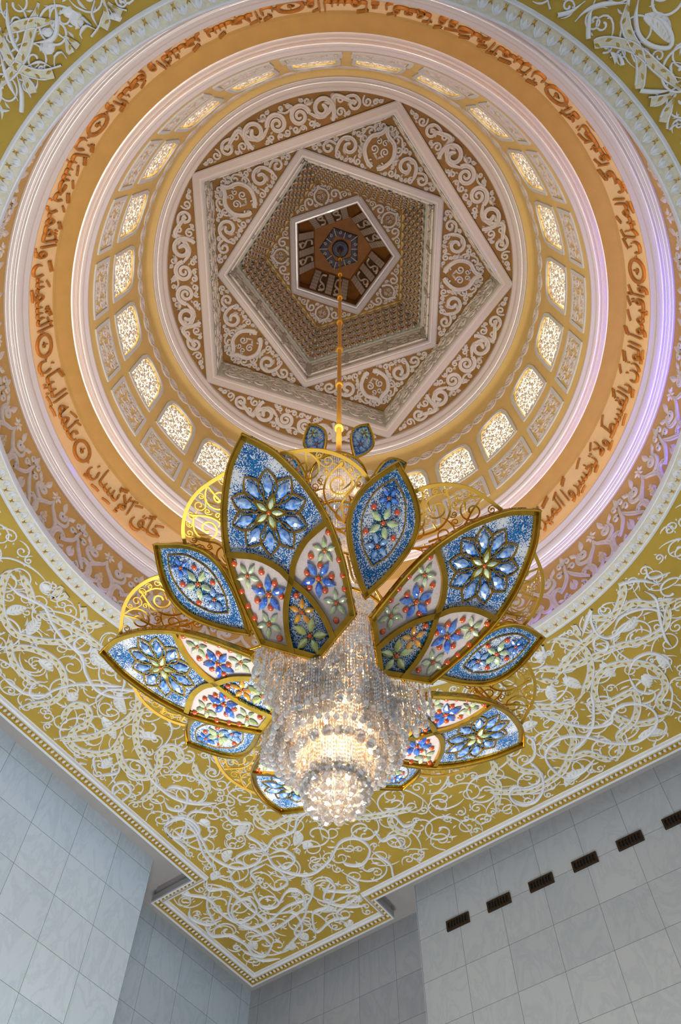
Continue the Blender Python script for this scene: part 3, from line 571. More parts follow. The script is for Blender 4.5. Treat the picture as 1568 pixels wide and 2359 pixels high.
for k in range(24):
    mp0 = cyl_map(rz, 7.115, D(154.6 + 15 * k)); mp = lambda P, h, m=mp0: m(np.stack([-P[:, 0], 16.2 + 1.13 * P[:, 1]], 1), h)
    for s in (-1, 1):
        f = lambda pts: [(s * x, y) for x, y in pts]
        hs(mp, f([(0, .56), (.05, .38), (.20, .22), (.34, .02), (.33, -.22), (.20, -.36), (.07, -.30), (.05, -.18), (.11, -.14)]), .11, .05)
        sp_(mp, (s * .37, .46), .13, PI * .5 - s * .6, -s, .085)          # curled leaf beside the flower
        leaf(M, mp, (s * .40, .58), PI / 2 + s * .5, .40, .16, .045, 0, -.4 * s)
        leaf(M, mp, (s * .52, .50), PI / 2 - s * .4, .22, .10, .045, 0, .3 * s)
        hs(mp, f([(.10, .34), (.20, .20), (.36, .16), (.54, .26), (.58, .42), (.50, .56)]), .09, .05)
        leaf(M, mp, (s * .58, .58), PI / 2 - s * .5, .24, .13, .045, 0, 0)
    flower(mp, (0, .72), .15, 6, 0, .045)
    leaf(M, mp, (0, -.30), PI / 2, .42, .22, .045, 0, 0)
    for q in range(3):
        for s in (-1, 1): leaf(M, mp, (0, -.22 + q * .08), PI / 2 - s * .9, .10, .025, .015, 1, 0, None, .04)
    hs(mp, [(.62, .06), (.46, .06), (.37, -.14), (.42, -.46), (.55, -.62)], .16, .055)       # the two crescents
    hs(mp, [(1.34, .02), (1.50, -.04), (1.58, -.22), (1.50, -.46), (1.34, -.60)], .16, .055)
    sp_(mp, (.64, .0), .07, PI / 2, 1, .05); sp_(mp, (1.31, -.05), .07, PI / 2, -1, .05)
    hs(mp, [(.60, -.12), (.76, .02), (.90, .22), (.93, .45), (.97, .62)], .10, .05)          # forked stem
    hs(mp, [(1.42, -.30), (1.22, -.05), (1.06, .18), (.95, .40)], .10, .05)
    for c_, a_, g_ in (((.76, .42), 0, 1), ((1.13, .42), PI, -1), ((.84, .68), -.6, 1), ((1.06, .68), PI + .6, -1)): sp_(mp, c_, .095, a_, g_, .055, 1.4)
    leaf(M, mp, (.95, .60), PI / 2, .42, .15, .045, 0, 0)
    for c_ in ((.76, -.40), (1.18, -.40)):
        sp_(mp, c_, .15, PI / 2, 1 if c_[0] < 1 else -1, .05, 1.0); flower(mp, c_, .085, 6, 0, .04)
    for s in (-1, 1): leaf(M, mp, (.97, -.30), PI / 2 + s * .45, .36, .14, .045, 0, -.6 * s)
    leaf(M, mp, (1.30, .30), PI / 2 - .3, .30, .12, .045, 0, 0); leaf(M, mp, (.62, -.35), PI * .9, .2, .1, .045, 0, 0)
    hs(mp, [(-.34, -.50), (0, -.56), (.34, -.50)], .07, .045)
M.obj('heart_scroll_relief', [M_CREAM2, M_TAN], drum0)

def cornice(name, prof, label, parent=None):
    M = MB(); revolve(M, prof, 320); return tag(M.obj(name, M_CREAM), kind='structure', label=label)
def bulge(r0, z0, r1, z1, out, n=9):
    a = np.linspace(0, PI, n); d = np.array([r1 - r0, z1 - z0]); nn = np.array([-d[1], d[0]]); nn = nn / np.linalg.norm(nn)
    if nn[1] > 0: nn = -nn
    return [tuple(np.array([r0, z0]) + d * (1 - math.cos(x)) / 2 + nn * out * math.sin(x)) for x in a]
cornice('trim_1', [(7.12, 17.42), (7.12, 17.36), (7.05, 17.35), (7.03, 17.37), (6.99, 17.43), (6.975, 17.42), (6.965, 17.44)] + bulge(6.955, 17.47, 6.82, 17.68, .085) +
        [(6.80, 17.68), (6.795, 17.72), (6.77, 17.73), (6.765, 17.77), (6.74, 17.78), (6.73, 17.83), (6.75, 17.85), (6.80, 17.80), (6.97, 17.78), (7.0, 17.9)],
        'lowest and widest white cornice ring of the dome')
# calligraphy band
def r_band(v): return 6.94 + (6.66 - 6.94) * ((v - 17.8) / 1.42) ** 1.0
M = MB(); revolve(M, [(float(r_band(z)), z) for z in np.linspace(17.78, 19.22, 12)], 256)
bandw = tag(M.obj('wall_calligraphy_drum', M_PEACH), kind='structure', label='peach-lit round band carrying the Arabic lettering')
M = MB(); a = np.linspace(0, 2 * PI, 240, endpoint=False)
tube(M, np.stack([6.86 * np.cos(a), 6.86 * np.sin(a), np.full(240, 17.825)], 1), .018, 6, 0, True)
M.obj('cove_light', M_COVE, bandw)
for a0, a1, m_ in ((-16, 14, M_LEDB), (14, 72, M_LEDV), (112, 152, M_LEDL)):   # coloured strips on the ledge above the opening
    M = MB(); a = np.linspace(D(a0), D(a1), 60)
    tube(M, np.stack([6.9 * np.cos(a), 6.9 * np.sin(a), np.full(60, 15.06)], 1), .02, 6); M.obj('led_strip', m_, drum0)

FM = {'ا': (0xFE8D, 0), 'ل': (0xFEDD, 1), 'خ': (0xFEA5, 1), 'ق': (0xFED5, 1), 'إ': (0xFE87, 0), 'ن': (0xFEE5, 1), 'س': (0xFEB1, 1), 'ع': (0xFEC9, 1), 'م': (0xFEE1, 1),
      'ه': (0xFEE9, 1), 'ب': (0xFE8F, 1), 'ي': (0xFEF1, 1), 'ش': (0xFEB5, 1), 'و': (0xFEED, 0), 'ر': (0xFEAD, 0), 'ح': (0xFEA1, 1), 'ج': (0xFE9D, 1), 'د': (0xFEA9, 0),
      'ف': (0xFED1, 1), 'ض': (0xFEBD, 1), 'أ': (0xFE83, 0), 'ت': (0xFE95, 1), 'ط': (0xFEC1, 1), 'غ': (0xFECD, 1), 'ز': (0xFEAF, 0), '1': (0xFEFB, 0), '2': (0xFEF9, 0), '3': (0xFEF7, 0), 'ء': (0xFE80, -1)}
def shape(word):
    w = word.replace('لا', '1').replace('لإ', '2').replace('لأ', '3'); out = []
    for i, ch in enumerate(w):
        code, dual = FM[ch]
        jp = i > 0 and FM[w[i - 1]][1] == 1 and dual >= 0
        jn = dual == 1 and i < len(w) - 1 and FM[w[i + 1]][1] >= 0
        if dual == 1: k = 3 if jp and jn else 1 if jp else 2 if jn else 0
        else: k = 1 if jp else 0
        out.append(chr(code + k))
    return ''.join(reversed(out))
VERSES = [('خلق الإنسان', 133, 154), ('علمه البيان', 160.5, 177.5), ('الشمس والقمر بحسبان', 183, 220), ('والنجم والشجر يسجدان', 226, 259),
          ('والسماء رفعها ووضع الميزان', 264.5, 307), ('ألا تطغوا في الميزان', 313, 342), ('وأقيموا الوزن بالقسط ولا تخسروا الميزان', 348, 405)]
rg = random.Random(3)
for txt, a0, a1 in VERSES:
    cu = bpy.data.curves.new('calligraphy', 'FONT'); cu.body = ' '.join(reversed([shape(w) for w in txt.split()]))
    cu.extrude = .022; cu.offset = -.004; cu.resolution_u = 3; cu.space_word = .55
    tmp = bpy.data.objects.new('tmp', cu); me = bpy.data.meshes.new_from_object(tmp); bpy.data.objects.remove(tmp)
    n = len(me.vertices); co = np.zeros(n * 3); me.vertices.foreach_get('co', co); co = co.reshape(-1, 3)
    x0, x1 = co[:, 0].min(), co[:, 0].max(); y0, y1 = co[:, 1].min(), co[:, 1].max()
    span = D(a1 - a0); t = (co[:, 0] - x0) / (x1 - x0)
    az = D(a1) - span * t                              # the reading direction runs right to left
    zc = 18.24 + .84 * (co[:, 1] - y0) / (y1 - y0)
    r = r_band(zc) - .02 - (co[:, 2] + .022) * 1.0
    me.vertices.foreach_set('co', np.stack([r * np.cos(az), r * np.sin(az), zc], 1).ravel()); me.update()
    me.materials.append(M_INK)
    link('calligraphy', me, bandw)
    M = MB()                                           # vowel strokes above and below the words
    nm = int((a1 - a0) / 2.6)
    for q in range(nm):
        az_ = D(a0 + (q + .5 + rg.uniform(-.25, .25)) * (a1 - a0) / nm); up = rg.random() < .7
        mp = cyl_map(lambda v: r_band(v) - .02, 6.85, az_); z = 19.0 + rg.uniform(-.06, .06) if up else 18.27 + rg.uniform(-.03, .03)
        dz = .08; L_ = rg.uniform(.07, .14)
        stroke(M, mp, catmull([(-L_, z + (dz if up else .03)), (0, z + .02), (L_, z - (dz if up else .03))], .03), .042, .03, 'flat')
        if rg.random() < .4: stroke(M, mp, catmull([(-L_, z + dz + .09), (L_, z - dz + .09)], .03), .035, .03, 'flat')
    M.obj('vowel_marks', M_INK, bandw)
for a in (157.6, 180.2, 222.9, 261.8, 310.2, 345.3):
    M = MB(); mp = cyl_map(lambda v: r_band(v) - .01, 6.85, D(a)); q = np.linspace(0, 2 * PI, 40, endpoint=False)
    stroke(M, mp, np.stack([.25 * np.cos(q), 18.66 + .30 * np.sin(q)], 1), .075, .04, 'flat', 0, None, 0, True)
    for s in (-1, 1):
        leaf(M, mp, (s * .24, 18.66), 0 if s > 0 else PI, .12, .11, .04)
    P, _ = spiral((0, 18.64), .075, 0, 1, 1.0, .2); stroke(M, mp, P, .035, .03, 'flat'); stroke(M, mp, catmull([(.02, 18.6), (.0, 18.8)], .02), .03, .03, 'flat')
    M.obj('verse_medallion', M_INK, bandw)

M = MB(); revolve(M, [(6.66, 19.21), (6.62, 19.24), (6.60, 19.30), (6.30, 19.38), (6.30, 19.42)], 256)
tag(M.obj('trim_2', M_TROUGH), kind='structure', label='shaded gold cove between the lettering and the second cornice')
cornice('trim_3', [(6.31, 19.40), (6.29, 19.40), (6.22, 19.45), (6.21, 19.44), (6.20, 19.46)] + bulge(6.19, 19.48, 6.06, 19.58, .07) + [(6.04, 19.58), (6.03, 19.61), (5.99, 19.62), (5.965, 19.68), (6.02, 19.75)],
        'second white cornice ring, below the windows')

# window drum ----------------------------------------------------
def r_win(v): return np.clip(5.99 - .14 * (np.asarray(v) - 19.7) / 5.6, 5.8, 6.1)
WA0 = 8.9
def top_arch(u):
    """top edge of a window opening, u from -1 to 1"""
    return 23.30 + .62 * (1 - np.abs(u) ** 2.6) ** (1 / 2.2)
WH = D(5.15)                                          # half width of the glass
WB = 21.92
M = MB(); ncol = 12
for k in range(24):
    ac = D(WA0 + 15 * k)
    edges = np.concatenate([[-D(7.5)], np.linspace(-WH, WH, ncol + 1), [D(7.5)]])
    for i in range(len(edges) - 1):
        b0, b1 = edges[i], edges[i + 1]
        if i in (0, len(edges) - 2): segs = [((19.68, 19.68), (25.35, 25.35))]
        else:
            t0, t1 = top_arch(b0 / WH), top_arch(b1 / WH)
            segs = [((19.68, 19.68), (WB, WB)), ((t0, t1), (25.35, 25.35))]
            for (za, zb) in ((WB, WB), (t0, t1)):      # reveal
                V = []
                for b, z in ((b0, za), (b1, zb)):
                    for dr in (0, .13): r = float(r_win(z)) + dr; V.append((r * math.cos(ac + b), r * math.sin(ac + b), z))
                M.add(V, [(0, 1, 3, 2)], 0, False)
        for (z00, z01), (z10, z11) in segs:
            V = []
            for b, za, zb in ((b0, z00, z10), (b1, z01, z11)):
                for z in np.linspace(za, zb, 4): r = float(r_win(z)); V.append((r * math.cos(ac + b), r * math.sin(ac + b), z))
            M.add(V, grid_faces(2, 4), 0, True)
    for s in (-1, 1):                                  # side reveals
        V = []
        for z in (WB, 23.30):
            for dr in (0, .13): r = float(r_win(z)) + dr; V.append((r * math.cos(ac + s * WH), r * math.sin(ac + s * WH), z))
        M.add(V, [(0, 1, 3, 2)], 0, False)
wdrum = tag(M.obj('wall_window_drum', M_TAN), kind='structure', label='gold drum wall holding the ring of lit lattice windows')
R0 = 5.93
# one window: glass, frame, lattice; copies turn about the dome axis
def win_loop(grow, n=17):
    h = WH * R0 + grow
    u = np.linspace(-1, 1, n)
    top = [(x * h, float(top_arch(x)) + grow) for x in u]
    return [(-h, WB - grow)] + top + [(h, WB - grow)]
def win_set():
    mpw = cyl_map(lambda v: r_win(v), R0, 0.0)
    M = MB(); u = np.linspace(-1, 1, 25); V = []
    for x in u:
        for z in np.linspace(WB - .02, float(top_arch(min(abs(x), 1))) + .02, 5):
            r = float(r_win(z)) + .09; b = x * WH * 1.01; V.append((r * math.cos(b), r * math.sin(b), z))
    M.add(V, grid_faces(25, 5), 0, False)
    w = tag(M.obj('window_1', M_GLOW), kind='structure')
    M = MB(); Lp = np.array(win_loop(.055)); Lp = np.concatenate([catmull(Lp[i:i + 2], .12)[:-1] for i in range(len(Lp) - 1)] + [catmull([Lp[-1], Lp[0]], .12)[:-1]])
    stroke(M, mpw, Lp, .10, .035, 'flat', 0, None, 0, True)
    M.obj('window_frame', M_OUTL, w)
    M = MB(); ins = inpoly(win_loop(-.005)); mpl = cyl_map(lambda v: r_win(v) + .05, R0, 0.0)
    c = pack(ins, (-.56, .56, WB, 23.95), (.13, .1, .075, .055, .04), 3500, -.005, 4)
    scroll_fill(M, mpl, c, ins, .24, .026, .036, .8, 'flat', 0, True, 1.4, 5, False, .03, .9)
    M.obj('lattice_screen', M_CREAM2, w)
    return w
WLAB = {}
w0 = win_set()
for k in range(24):
    o = w0
    if k:
        o = w0.copy(); COL.objects.link(o); o.name = 'window_%d' % (k + 1)
        for ch in w0.children: c = ch.copy(); COL.objects.link(c); c.parent = o
    o.rotation_euler = (0, 0, D(WA0 + 15 * k)); o['kind'] = 'structure'
# blind lattice panels below the windows
def panel():
    mpw = cyl_map(lambda v: r_win(v), R0, 0.0); h = D(6.1) * R0
    q = [(-h, 20.16), (-h, 21.28), (h, 21.28), (h, 20.16)]
    P = np.concatenate([catmull([q[i], q[(i + 1) % 4]], .1)[:-1] for i in range(4)])
    M = MB(); stroke(M, mpw, P, .10, .035, 'flat', 0, None, 0, True); fr = M.obj('lattice_panel', M_OUTL, wdrum)
    M = MB(); ins = inpoly([(-h + .04, 20.2), (-h + .04, 21.24), (h - .04, 21.24), (h - .04, 20.2)])
    c = pack(ins, (0, h, 20.2, 21.25), (.16, .12, .09, .06), 1500, -.01, 14)
    for s in (-1, 1):
        mps = (lambda P, hh, s=s: mpw(P * np.array([s, 1.0]), hh))
        scroll_fill(M, mps, c, ins, .24, .025, .035, 1.2, 'round', 0, True, 1.5, 6, False, .03, .9)
    M.obj('scroll_relief', M_CREAM2, fr)
    M = MB(); V = []
    for b in np.linspace(-D(5.9), D(5.9), 7):
        for z in (20.18, 21.26): r = float(r_win(z)) - .004; V.append((r * math.cos(b), r * math.sin(b), z))
    M.add(V, grid_faces(7, 2), 0); M.obj('panel_ground', M_TAN, fr)
    return fr
p0 = panel()
for k in range(24):
    o = p0
    if k:
        o = p0.copy(); COL.objects.link(o); o.parent = wdrum
        for ch in p0.children: c = ch.copy(); COL.objects.link(c); c.parent = o
    o.rotation_euler = (0, 0, D(WA0 + 15 * k))
# knotted chain above the windows
M = MB()
for k in range(24):
    mp = cyl_map(lambda v: r_win(v), R0, D(WA0 + 7.5 + 15 * k)); Lh = D(7.5) * R0
    for q in range(3):
        uc = (q - 1) * Lh * .62
        for s in (-1, 1):
            P = [(uc - .24, 24.68), (uc - .1, 24.68 + s * .17), (uc + .1, 24.68 + s * .17), (uc + .24, 24.68)]
            stroke(M, mp, catmull(P, .05), .06, .04, 'round'); 
            P = [(uc - .16, 24.68 - s * .05), (uc, 24.68 + s * .10), (uc + .16, 24.68 - s * .05)]
            stroke(M, mp, catmull(P, .05), .04, .04, 'round')
    for s in (-1, 1):
        P, _ = spiral((s * Lh * .86, 24.68), .09, PI / 2, s, 1.2, .3, .03); stroke(M, mp, P, .035, .04, 'round')
        stroke(M, mp, catmull([(s * Lh * .72, 24.68), (s * Lh * .85, 24.78), (s * Lh, 24.68)], .05), .04, .04, 'round')
        stroke(M, mp, catmull([(s * Lh * .72, 24.68), (s * Lh * .85, 24.58), (s * Lh, 24.68)], .05), .04, .04, 'round')
M.obj('knotted_chain_relief', M_CREAM2, wdrum)
M = MB(); revolve(M, [(5.845, 25.33), (5.84, 25.5), (5.80, 25.62), (5.67, 25.68)], 256); M.obj('upper_cove', M_TAN, wdrum)
cornice('trim_4', [(5.68, 25.70), (5.67, 25.66), (5.62, 25.68), (5.61, 25.72)] + bulge(5.60, 25.73, 5.42, 25.88, .07) + [(5.40, 25.88), (5.39, 25.93), (5.33, 25.94), (5.31, 25.98), (5.31, 26.17)],
        'third white cornice ring around the five-pointed coffer')

# ================================================================== PENTAGON COFFERS
c36, s36 = math.cos(D(36)), math.sin(D(36))
pent = lambda R, rot: [(R * math.cos(D(rot + 72 * k)), R * math.sin(D(rot + 72 * k))) for k in range(5)]
wmap = lambda z: plane_map(z)
Z1 = 26.15
M = MB(); fill_poly(M, [circle(5.33), pent(5.10, -72)], wmap(Z1))
star1 = tag(M.obj('ceiling', M_STARG), kind='structure', label='brown-gold scroll segments between the third cornice and the outer pentagon frame')
M = MB(); ap = 5.38 * c36
def in_seg(P): return (P[:, 0] > ap + .03) & (np.hypot(P[:, 0], P[:, 1]) < 5.26)
VOL = [(4.86, .34, .30)]
def ribbon(mp, pts, w, h, prof='groove', mirror=True, inside=None):
    for s in ((1, -1) if mirror else (1,)):
        C0 = catmull([(x, s * y) for x, y in pts], .05); n = len(C0); t = np.linspace(0, 1, n)
        stroke(M, mp, C0, w * (.3 + .7 * np.sin(PI * np.clip(t, .03, .97)) ** .5), h, prof, 0, inside)
cseg = pack(in_seg, (4.3, 5.3, 0, 3.1), (.36, .30, .24, .19, .15, .11, .08, .06), 9000, -.015, 8, VOL, True)
for k in range(5):
    mp = polar_plane(Z1, -72 + 36 + 72 * k)
    for s in (1, -1):
        P, _ = spiral((4.80, s * .34), .30, PI * .5 * s, -s, 1.9, .12, .04); stroke(M, mp, P, np.linspace(.15, .07, len(P)), .08, 'groove')
    ribbon(mp, [(4.80, .62), (4.60, .9), (4.72, 1.25), (4.98, 1.45), (4.80, 1.75), (4.6, 1.95)], .15, .085, inside=in_seg)
    ribbon(mp, [(5.22, .0), (5.1, .22), (5.0, .0), (5.1, -.22)], .07, .08, mirror=False)
    scroll_fill(M, mp, cseg, in_seg, .38, .06, .13, 1.0, 'groove', 0, True, 1.3, 8, True, .04, .85)
M.obj('scroll_relief', M_CREAM2, star1)
M = MB(); ngon_sweep(M, [(5.36, 26.15), (5.36, 26.05), (5.31, 26.02), (5.29, 26.04), (5.12, 26.0), (5.09, 26.03), (5.04, 26.03), (4.99, 26.08), (4.97, 26.12), (4.97, 26.2)], -72)
tag(M.obj('trim_5', M_CREAM), kind='structure', label='outer white pentagon frame of the coffer')
Z2 = 27.6
M = MB(); ngon_sweep(M, [(4.96, 26.18), (4.93, Z2)], -72)
w5 = tag(M.obj('wall_outer_coffer', M_BAND), kind='structure', label='carved upright sides of the outer pentagon coffer')
M = MB()
for k in range(5):
    mp, L = side_map(4.95, 26.2, 4.92, Z2, -36 + 72 * k); hw = 4.92 * s36
    ins = lambda P: (np.abs(P[:, 0]) < hw - .03) & (P[:, 1] > .03) & (P[:, 1] < L - .03)
    c = pack(ins, (-hw, hw, 0, L), (.28, .2, .14, .1), 1500, -.02, 30 + k)
    scroll_fill(M, mp, c, ins, .24, .04, .06, .8, 'round', 0, True, 1.4, k, False, .05, .8)
M.obj('scroll_relief', M_CREAM2, w5)
M = MB(); fill_poly(M, [pent(4.94, -72), pent(3.85, -108)], wmap(Z2))
star2 = tag(M.obj('ceiling', M_STARG), kind='structure', label='five scroll-filled triangles between the two pentagon frames')
M = MB()
tri = [(4.84, 0), (3.27, 2.24), (3.27, -2.24)]
def in_tri(P): return inpoly(tri)(P)
blk = [(3.78, 0, .50), (4.3, 0, .1)]
ctri = pack(in_tri, (3.2, 4.9, 0, 2.4), (.34, .28, .22, .17, .13, .1, .075, .055), 9000, -.015, 12, blk, True)
def medallion(mp, cx, k):
    """ogee medallion with small scrolls inside"""
    for s in (1, -1):
        stroke(M, mp, catmull([(cx + .72 * k, 0), (cx + .5 * k, s * .10 * k), (cx + .3 * k, s * .38 * k), (cx - .05 * k, s * .46 * k), (cx - .35 * k, s * .30 * k), (cx - .5 * k, s * .08 * k)], .04), .14 * k, .13, 'groove')
        P, _ = spiral((cx - .42 * k, s * .16 * k), .13 * k, 0, s, 1.2, .2, .03); stroke(M, mp, P, .07 * k, .08, 'round')
        P, _ = spiral((cx + .02 * k, s * .17 * k), .14 * k, PI, s, 1.4, .2, .03); stroke(M, mp, P, .06 * k, .07, 'round')
        P, _ = spiral((cx + .26 * k, s * .10 * k), .09 * k, 0, -s, 1.2, .2, .03); stroke(M, mp, P, .05 * k, .07, 'round')
        leaf(M, mp, (cx - .25 * k, 0), s * .5, .25 * k, .08 * k, .07, 0, .6 * s)
for k in range(5):
    mp = polar_plane(Z2, -72 + 72 * k)
    medallion(mp, 3.88, 1.0)
    scroll_fill(M, mp, ctri, in_tri, .38, .06, .12, 1.0, 'groove', 0, True, 1.3, 12, True, .04, .85)
M.obj('scroll_relief', M_CREAM2, star2)
M = MB(); ngon_sweep(M, [(4.02, Z2), (4.0, Z2 - .12), (3.95, Z2 - .15), (3.80, Z2 - .17), (3.77, Z2 - .14), (3.72, Z2 - .14), (3.67, Z2 - .08), (3.66, Z2 + .1)], -108)
tag(M.obj('trim_6', M_CREAM), kind='structure', label='inner white pentagon frame above the scroll triangles')
# tall tapering shaft with honeycomb vaulting
Z3 = 31.25
prof = [(3.66, Z2 + .05), (3.64, 29.0), (3.50, 29.1), (2.86, 31.0), (2.80, Z3)]
M = MB(); ngon_sweep(M, prof, -108)
w6 = tag(M.obj('wall_honeycomb_shaft', M_BAND), kind='structure', label='five-sided shaft lined with honeycomb vaulting')
M = MB()
for k in range(5):
    mp, L = side_map(3.65, Z2 + .08, 3.63, 29.0, -72 + 72 * k); hw = 3.62 * s36
    ins = lambda P: (np.abs(P[:, 0]) < hw - .03) & (P[:, 1] > .02) & (P[:, 1] < L)
    c = pack(ins, (-hw, hw, 0, L), (.22, .16, .12, .09), 1500, -.02, 50 + k)
    scroll_fill(M, mp, c, ins, .24, .035, .055, .9, 'round', 0, True, 1.3, k, False, .05, .8)
    for u in (-hw * .97, -hw * .33, hw * .33, hw * .97): stroke(M, mp, np.array([(u, 0.0), (u, L * .5), (u, L)]), .12, .06, 'flat')
    for v in (.1, L - .1): stroke(M, mp, np.array([(-hw, v), (0, v), (hw, v)]), .05, .06, 'round')
M.obj('scroll_relief', M_CREAM2, w6)
M = MB(); rows = 5
for k in range(5):
    az = D(-72 + 72 * k); er = np.array([math.cos(az), math.sin(az)]); et = np.array([-math.sin(az), math.cos(az)])
    for j in range(rows):
        R_a = 3.52 - .66 * j / rows; z_a = 29.05 + 1.95 * j / rows; R_b = 3.52 - .66 * (j + 1) / rows; z_b = 29.05 + 1.95 * (j + 1) / rows
        apa, apb = R_a * c36, R_b * c36; hw = R_b * s36 * .99; n = 15 - j; cw = 2 * hw / n
        for i in range(n + (j % 2)):
            u = -hw + (i + (.0 if j % 2 else .5)) * cw
            def pt(uu, ap_, z): return (*(er * ap_ + et * min(max(uu, -hw), hw)), z)
            tip = pt(u, apa - .10, z_a - .02); Lm = pt(u - cw * .5, apa - .02, (z_a + z_b) / 2); Rm = pt(u + cw * .5, apa - .02, (z_a + z_b) / 2)
            ctr = pt(u, apb - .10, z_b - .12); tl = pt(u - cw * .5, apb - .02, z_b); trr = pt(u + cw * .5, apb - .02, z_b); top = pt(u, apb - .0, z_b)
            M.add([tip, Lm, Rm, ctr, tl, trr, top], [(0, 1, 3), (0, 3, 2), (4, 6, 3), (3, 6, 5)], 0, False)
            M.add([tip, Lm, Rm, ctr, tl, trr, top], [(1, 4, 3), (3, 5, 2)], 1, False)  # darker facets paint shaded depth into the cells
            q_ = pt(u, apa - .055, z_a + .12); l_ = pt(u - cw * .3, apa - .06, z_a + .17); r_ = pt(u + cw * .3, apa - .06, z_a + .17); d_ = pt(u, apb - .115, z_b - .2)
            M.add([np.array(x) - np.array([*(er * .035), .02]) for x in (q_, l_, d_, r_)], [(0, 1, 2), (0, 2, 3)], 1, False)  # dark diamond painted in as the cell's shaded hollow
            for p_, q_ in ((tip, ctr), (Lm, ctr), (Rm, ctr), (Lm, tip), (Rm, tip), (tl, ctr), (trr, ctr)): tube(M, [p_, q_], .017, 4, 0)
            sphere(M, tip, .05, 6, 0, True); 
            sphere(M, Lm, .035, 6, 0, True)
M.obj('honeycomb_vaulting', [M_CREAM2, M_STARG], w6)
M = MB(); fill_poly(M, [pent(2.88, -108), pent(2.0, -72)], wmap(Z3))
star3 = tag(M.obj('ceiling', M_STARG), kind='structure', label='small scroll triangles high in the shaft')
M = MB(); tri2 = [(2.66, 0), (1.85, 1.2), (1.85, -1.2)]
in_t2 = inpoly(tri2)
ct2 = pack(in_t2, (1.8, 2.7, 0, 1.3), (.19, .15, .12, .09, .065, .05), 6000, -.01, 13, [(2.12, 0, .27)], True)
for k in range(5):
    mp = polar_plane(Z3, -108 + 72 * k)
    medallion(mp, 2.15, .55)
    scroll_fill(M, mp, ct2, in_t2, .38, .045, .08, 1.0, 'groove', 0, True, 1.2, 12, True, .04, .75)
M.obj('scroll_relief', M_CREAM2, star3)
M = MB(); ngon_sweep(M, [(2.86, Z3 - .05), (2.80, Z3 - .08), (2.74, Z3 - .06), (2.72, Z3)], -108, mi=1)
ngon_sweep(M, [(2.25, Z3), (2.23, Z3 - .1), (2.16, Z3 - .13), (2.12, Z3 - .1), (2.02, Z3 - .13), (1.99, Z3 - .08), (1.93, Z3 - .08), (1.89, Z3), (1.88, Z3 + .2)], -72)
tag(M.obj('trim_7', [M_CREAM, M_TAN]), kind='structure', label='smallest cream pentagon frame high in the shaft')
# crown of the dome: brown recess, ribbed corbels, dark rosette
M = MB(); ngon_sweep(M, [(1.88, Z3 + .1), (1.86, 32.1), (1.2, 33.0)], -72)
M.add([(*p, 33.0) for p in pent(1.25, -72)], [(0, 1, 2, 3, 4)], 0, False)
top_ = tag(M.obj('ceiling', M_BROWN), kind='structure', label='dark brown crown of the dome with ribbed corbels')
for k in range(5):
    az = D(-36 + 72 * k); er = np.array([math.cos(az), math.sin(az)]); et = np.array([-math.sin(az), math.cos(az)])
    P0 = np.array([1.50, 31.55]); P1 = np.array([.98, 32.75])
    M = MB(); Mp = MB()
    for u in (-.60, 0, .60):
        for q in range(6):
            a_ = P0 + (P1 - P0) * q / 6; b_ = P0 + (P1 - P0) * (q + .92) / 6
            V = []
            for (rr, zz), dd in ((a_, 0), (b_, .05)):
                for su in (-1, 1):
                    for dz in (0, .12): V.append((*(er * (rr + dd * .3 + dz * .6) + et * (u * (1 - .1 * q / 6) + su * .12)), zz + dz))
            M.add(V, [(0, 2, 6, 4), (1, 5, 7, 3), (0, 1, 3, 2), (4, 6, 7, 5), (0, 4, 5, 1), (2, 3, 7, 6)], 0, False)
    for u in (-.30, .30):
        V = [(*(er * (rr + .05) + et * (u + su * .18)), zz + .02) for rr, zz in (P0, P1) for su in (-1, 1)]
        Mp.add(V, [(0, 1, 3, 2)], 1, False)
        def smp(P, h, u=u):
            t = P[:, 1]; r = P0[0] + (P1[0] - P0[0]) * t + .05 - h; z = P0[1] + (P1[1] - P0[1]) * t
            return np.concatenate([r[:, None] * er + (u + P[:, :1]) * et, z[:, None]], 1)
        stroke(Mp, smp, catmull([(.10, .08), (-.10, .2), (-.07, .4), (.09, .55), (.06, .85), (-.10, .9)], .05), .065, .05, 'round', 0)
        stroke(Mp, smp, catmull([(-.08, .1), (.08, .25), (.03, .4)], .05), .05, .04, 'round', 0)
    M.obj('ribbed_corbel', M_RIBG, top_); Mp.obj('scroll_panel', [M_RIBG, M_BROWN2], top_)
M = MB(); ngon_sweep(M, [(.82, 33.0), (.80, 32.88), (.74, 32.86), (.52, 32.90), (.50, 33.0)], -108)
for k in range(5):
    mp, L = side_map(.66, 32.8, .66, 32.9, -72 + 72 * k)
for k in range(10):
    a = D(-108 + 36 * k); mp = polar_plane(32.88, -108 + 36 * k + 18)
    P, _ = spiral((.60, .0), .07, 0, 1, 1.2, .2, .02); stroke(M, mp, P, .03, .03, 'round', 1)
    tube(M, [(.80 * math.cos(a) * (1 if k % 2 == 0 else c36), .80 * math.sin(a) * (1 if k % 2 == 0 else c36), 32.85), (.5 * math.cos(a) * (1 if k % 2 == 0 else c36), .5 * math.sin(a) * (1 if k % 2 == 0 else c36), 32.88)], .02, 5, 1)
M.add([(*p, 32.97) for p in pent(.51, -108)], [(0, 1, 2, 3, 4)], 2, False)
M.obj('pentagon_rosette', [M_DARKB, M_RIBG, M_BROWN], top_)
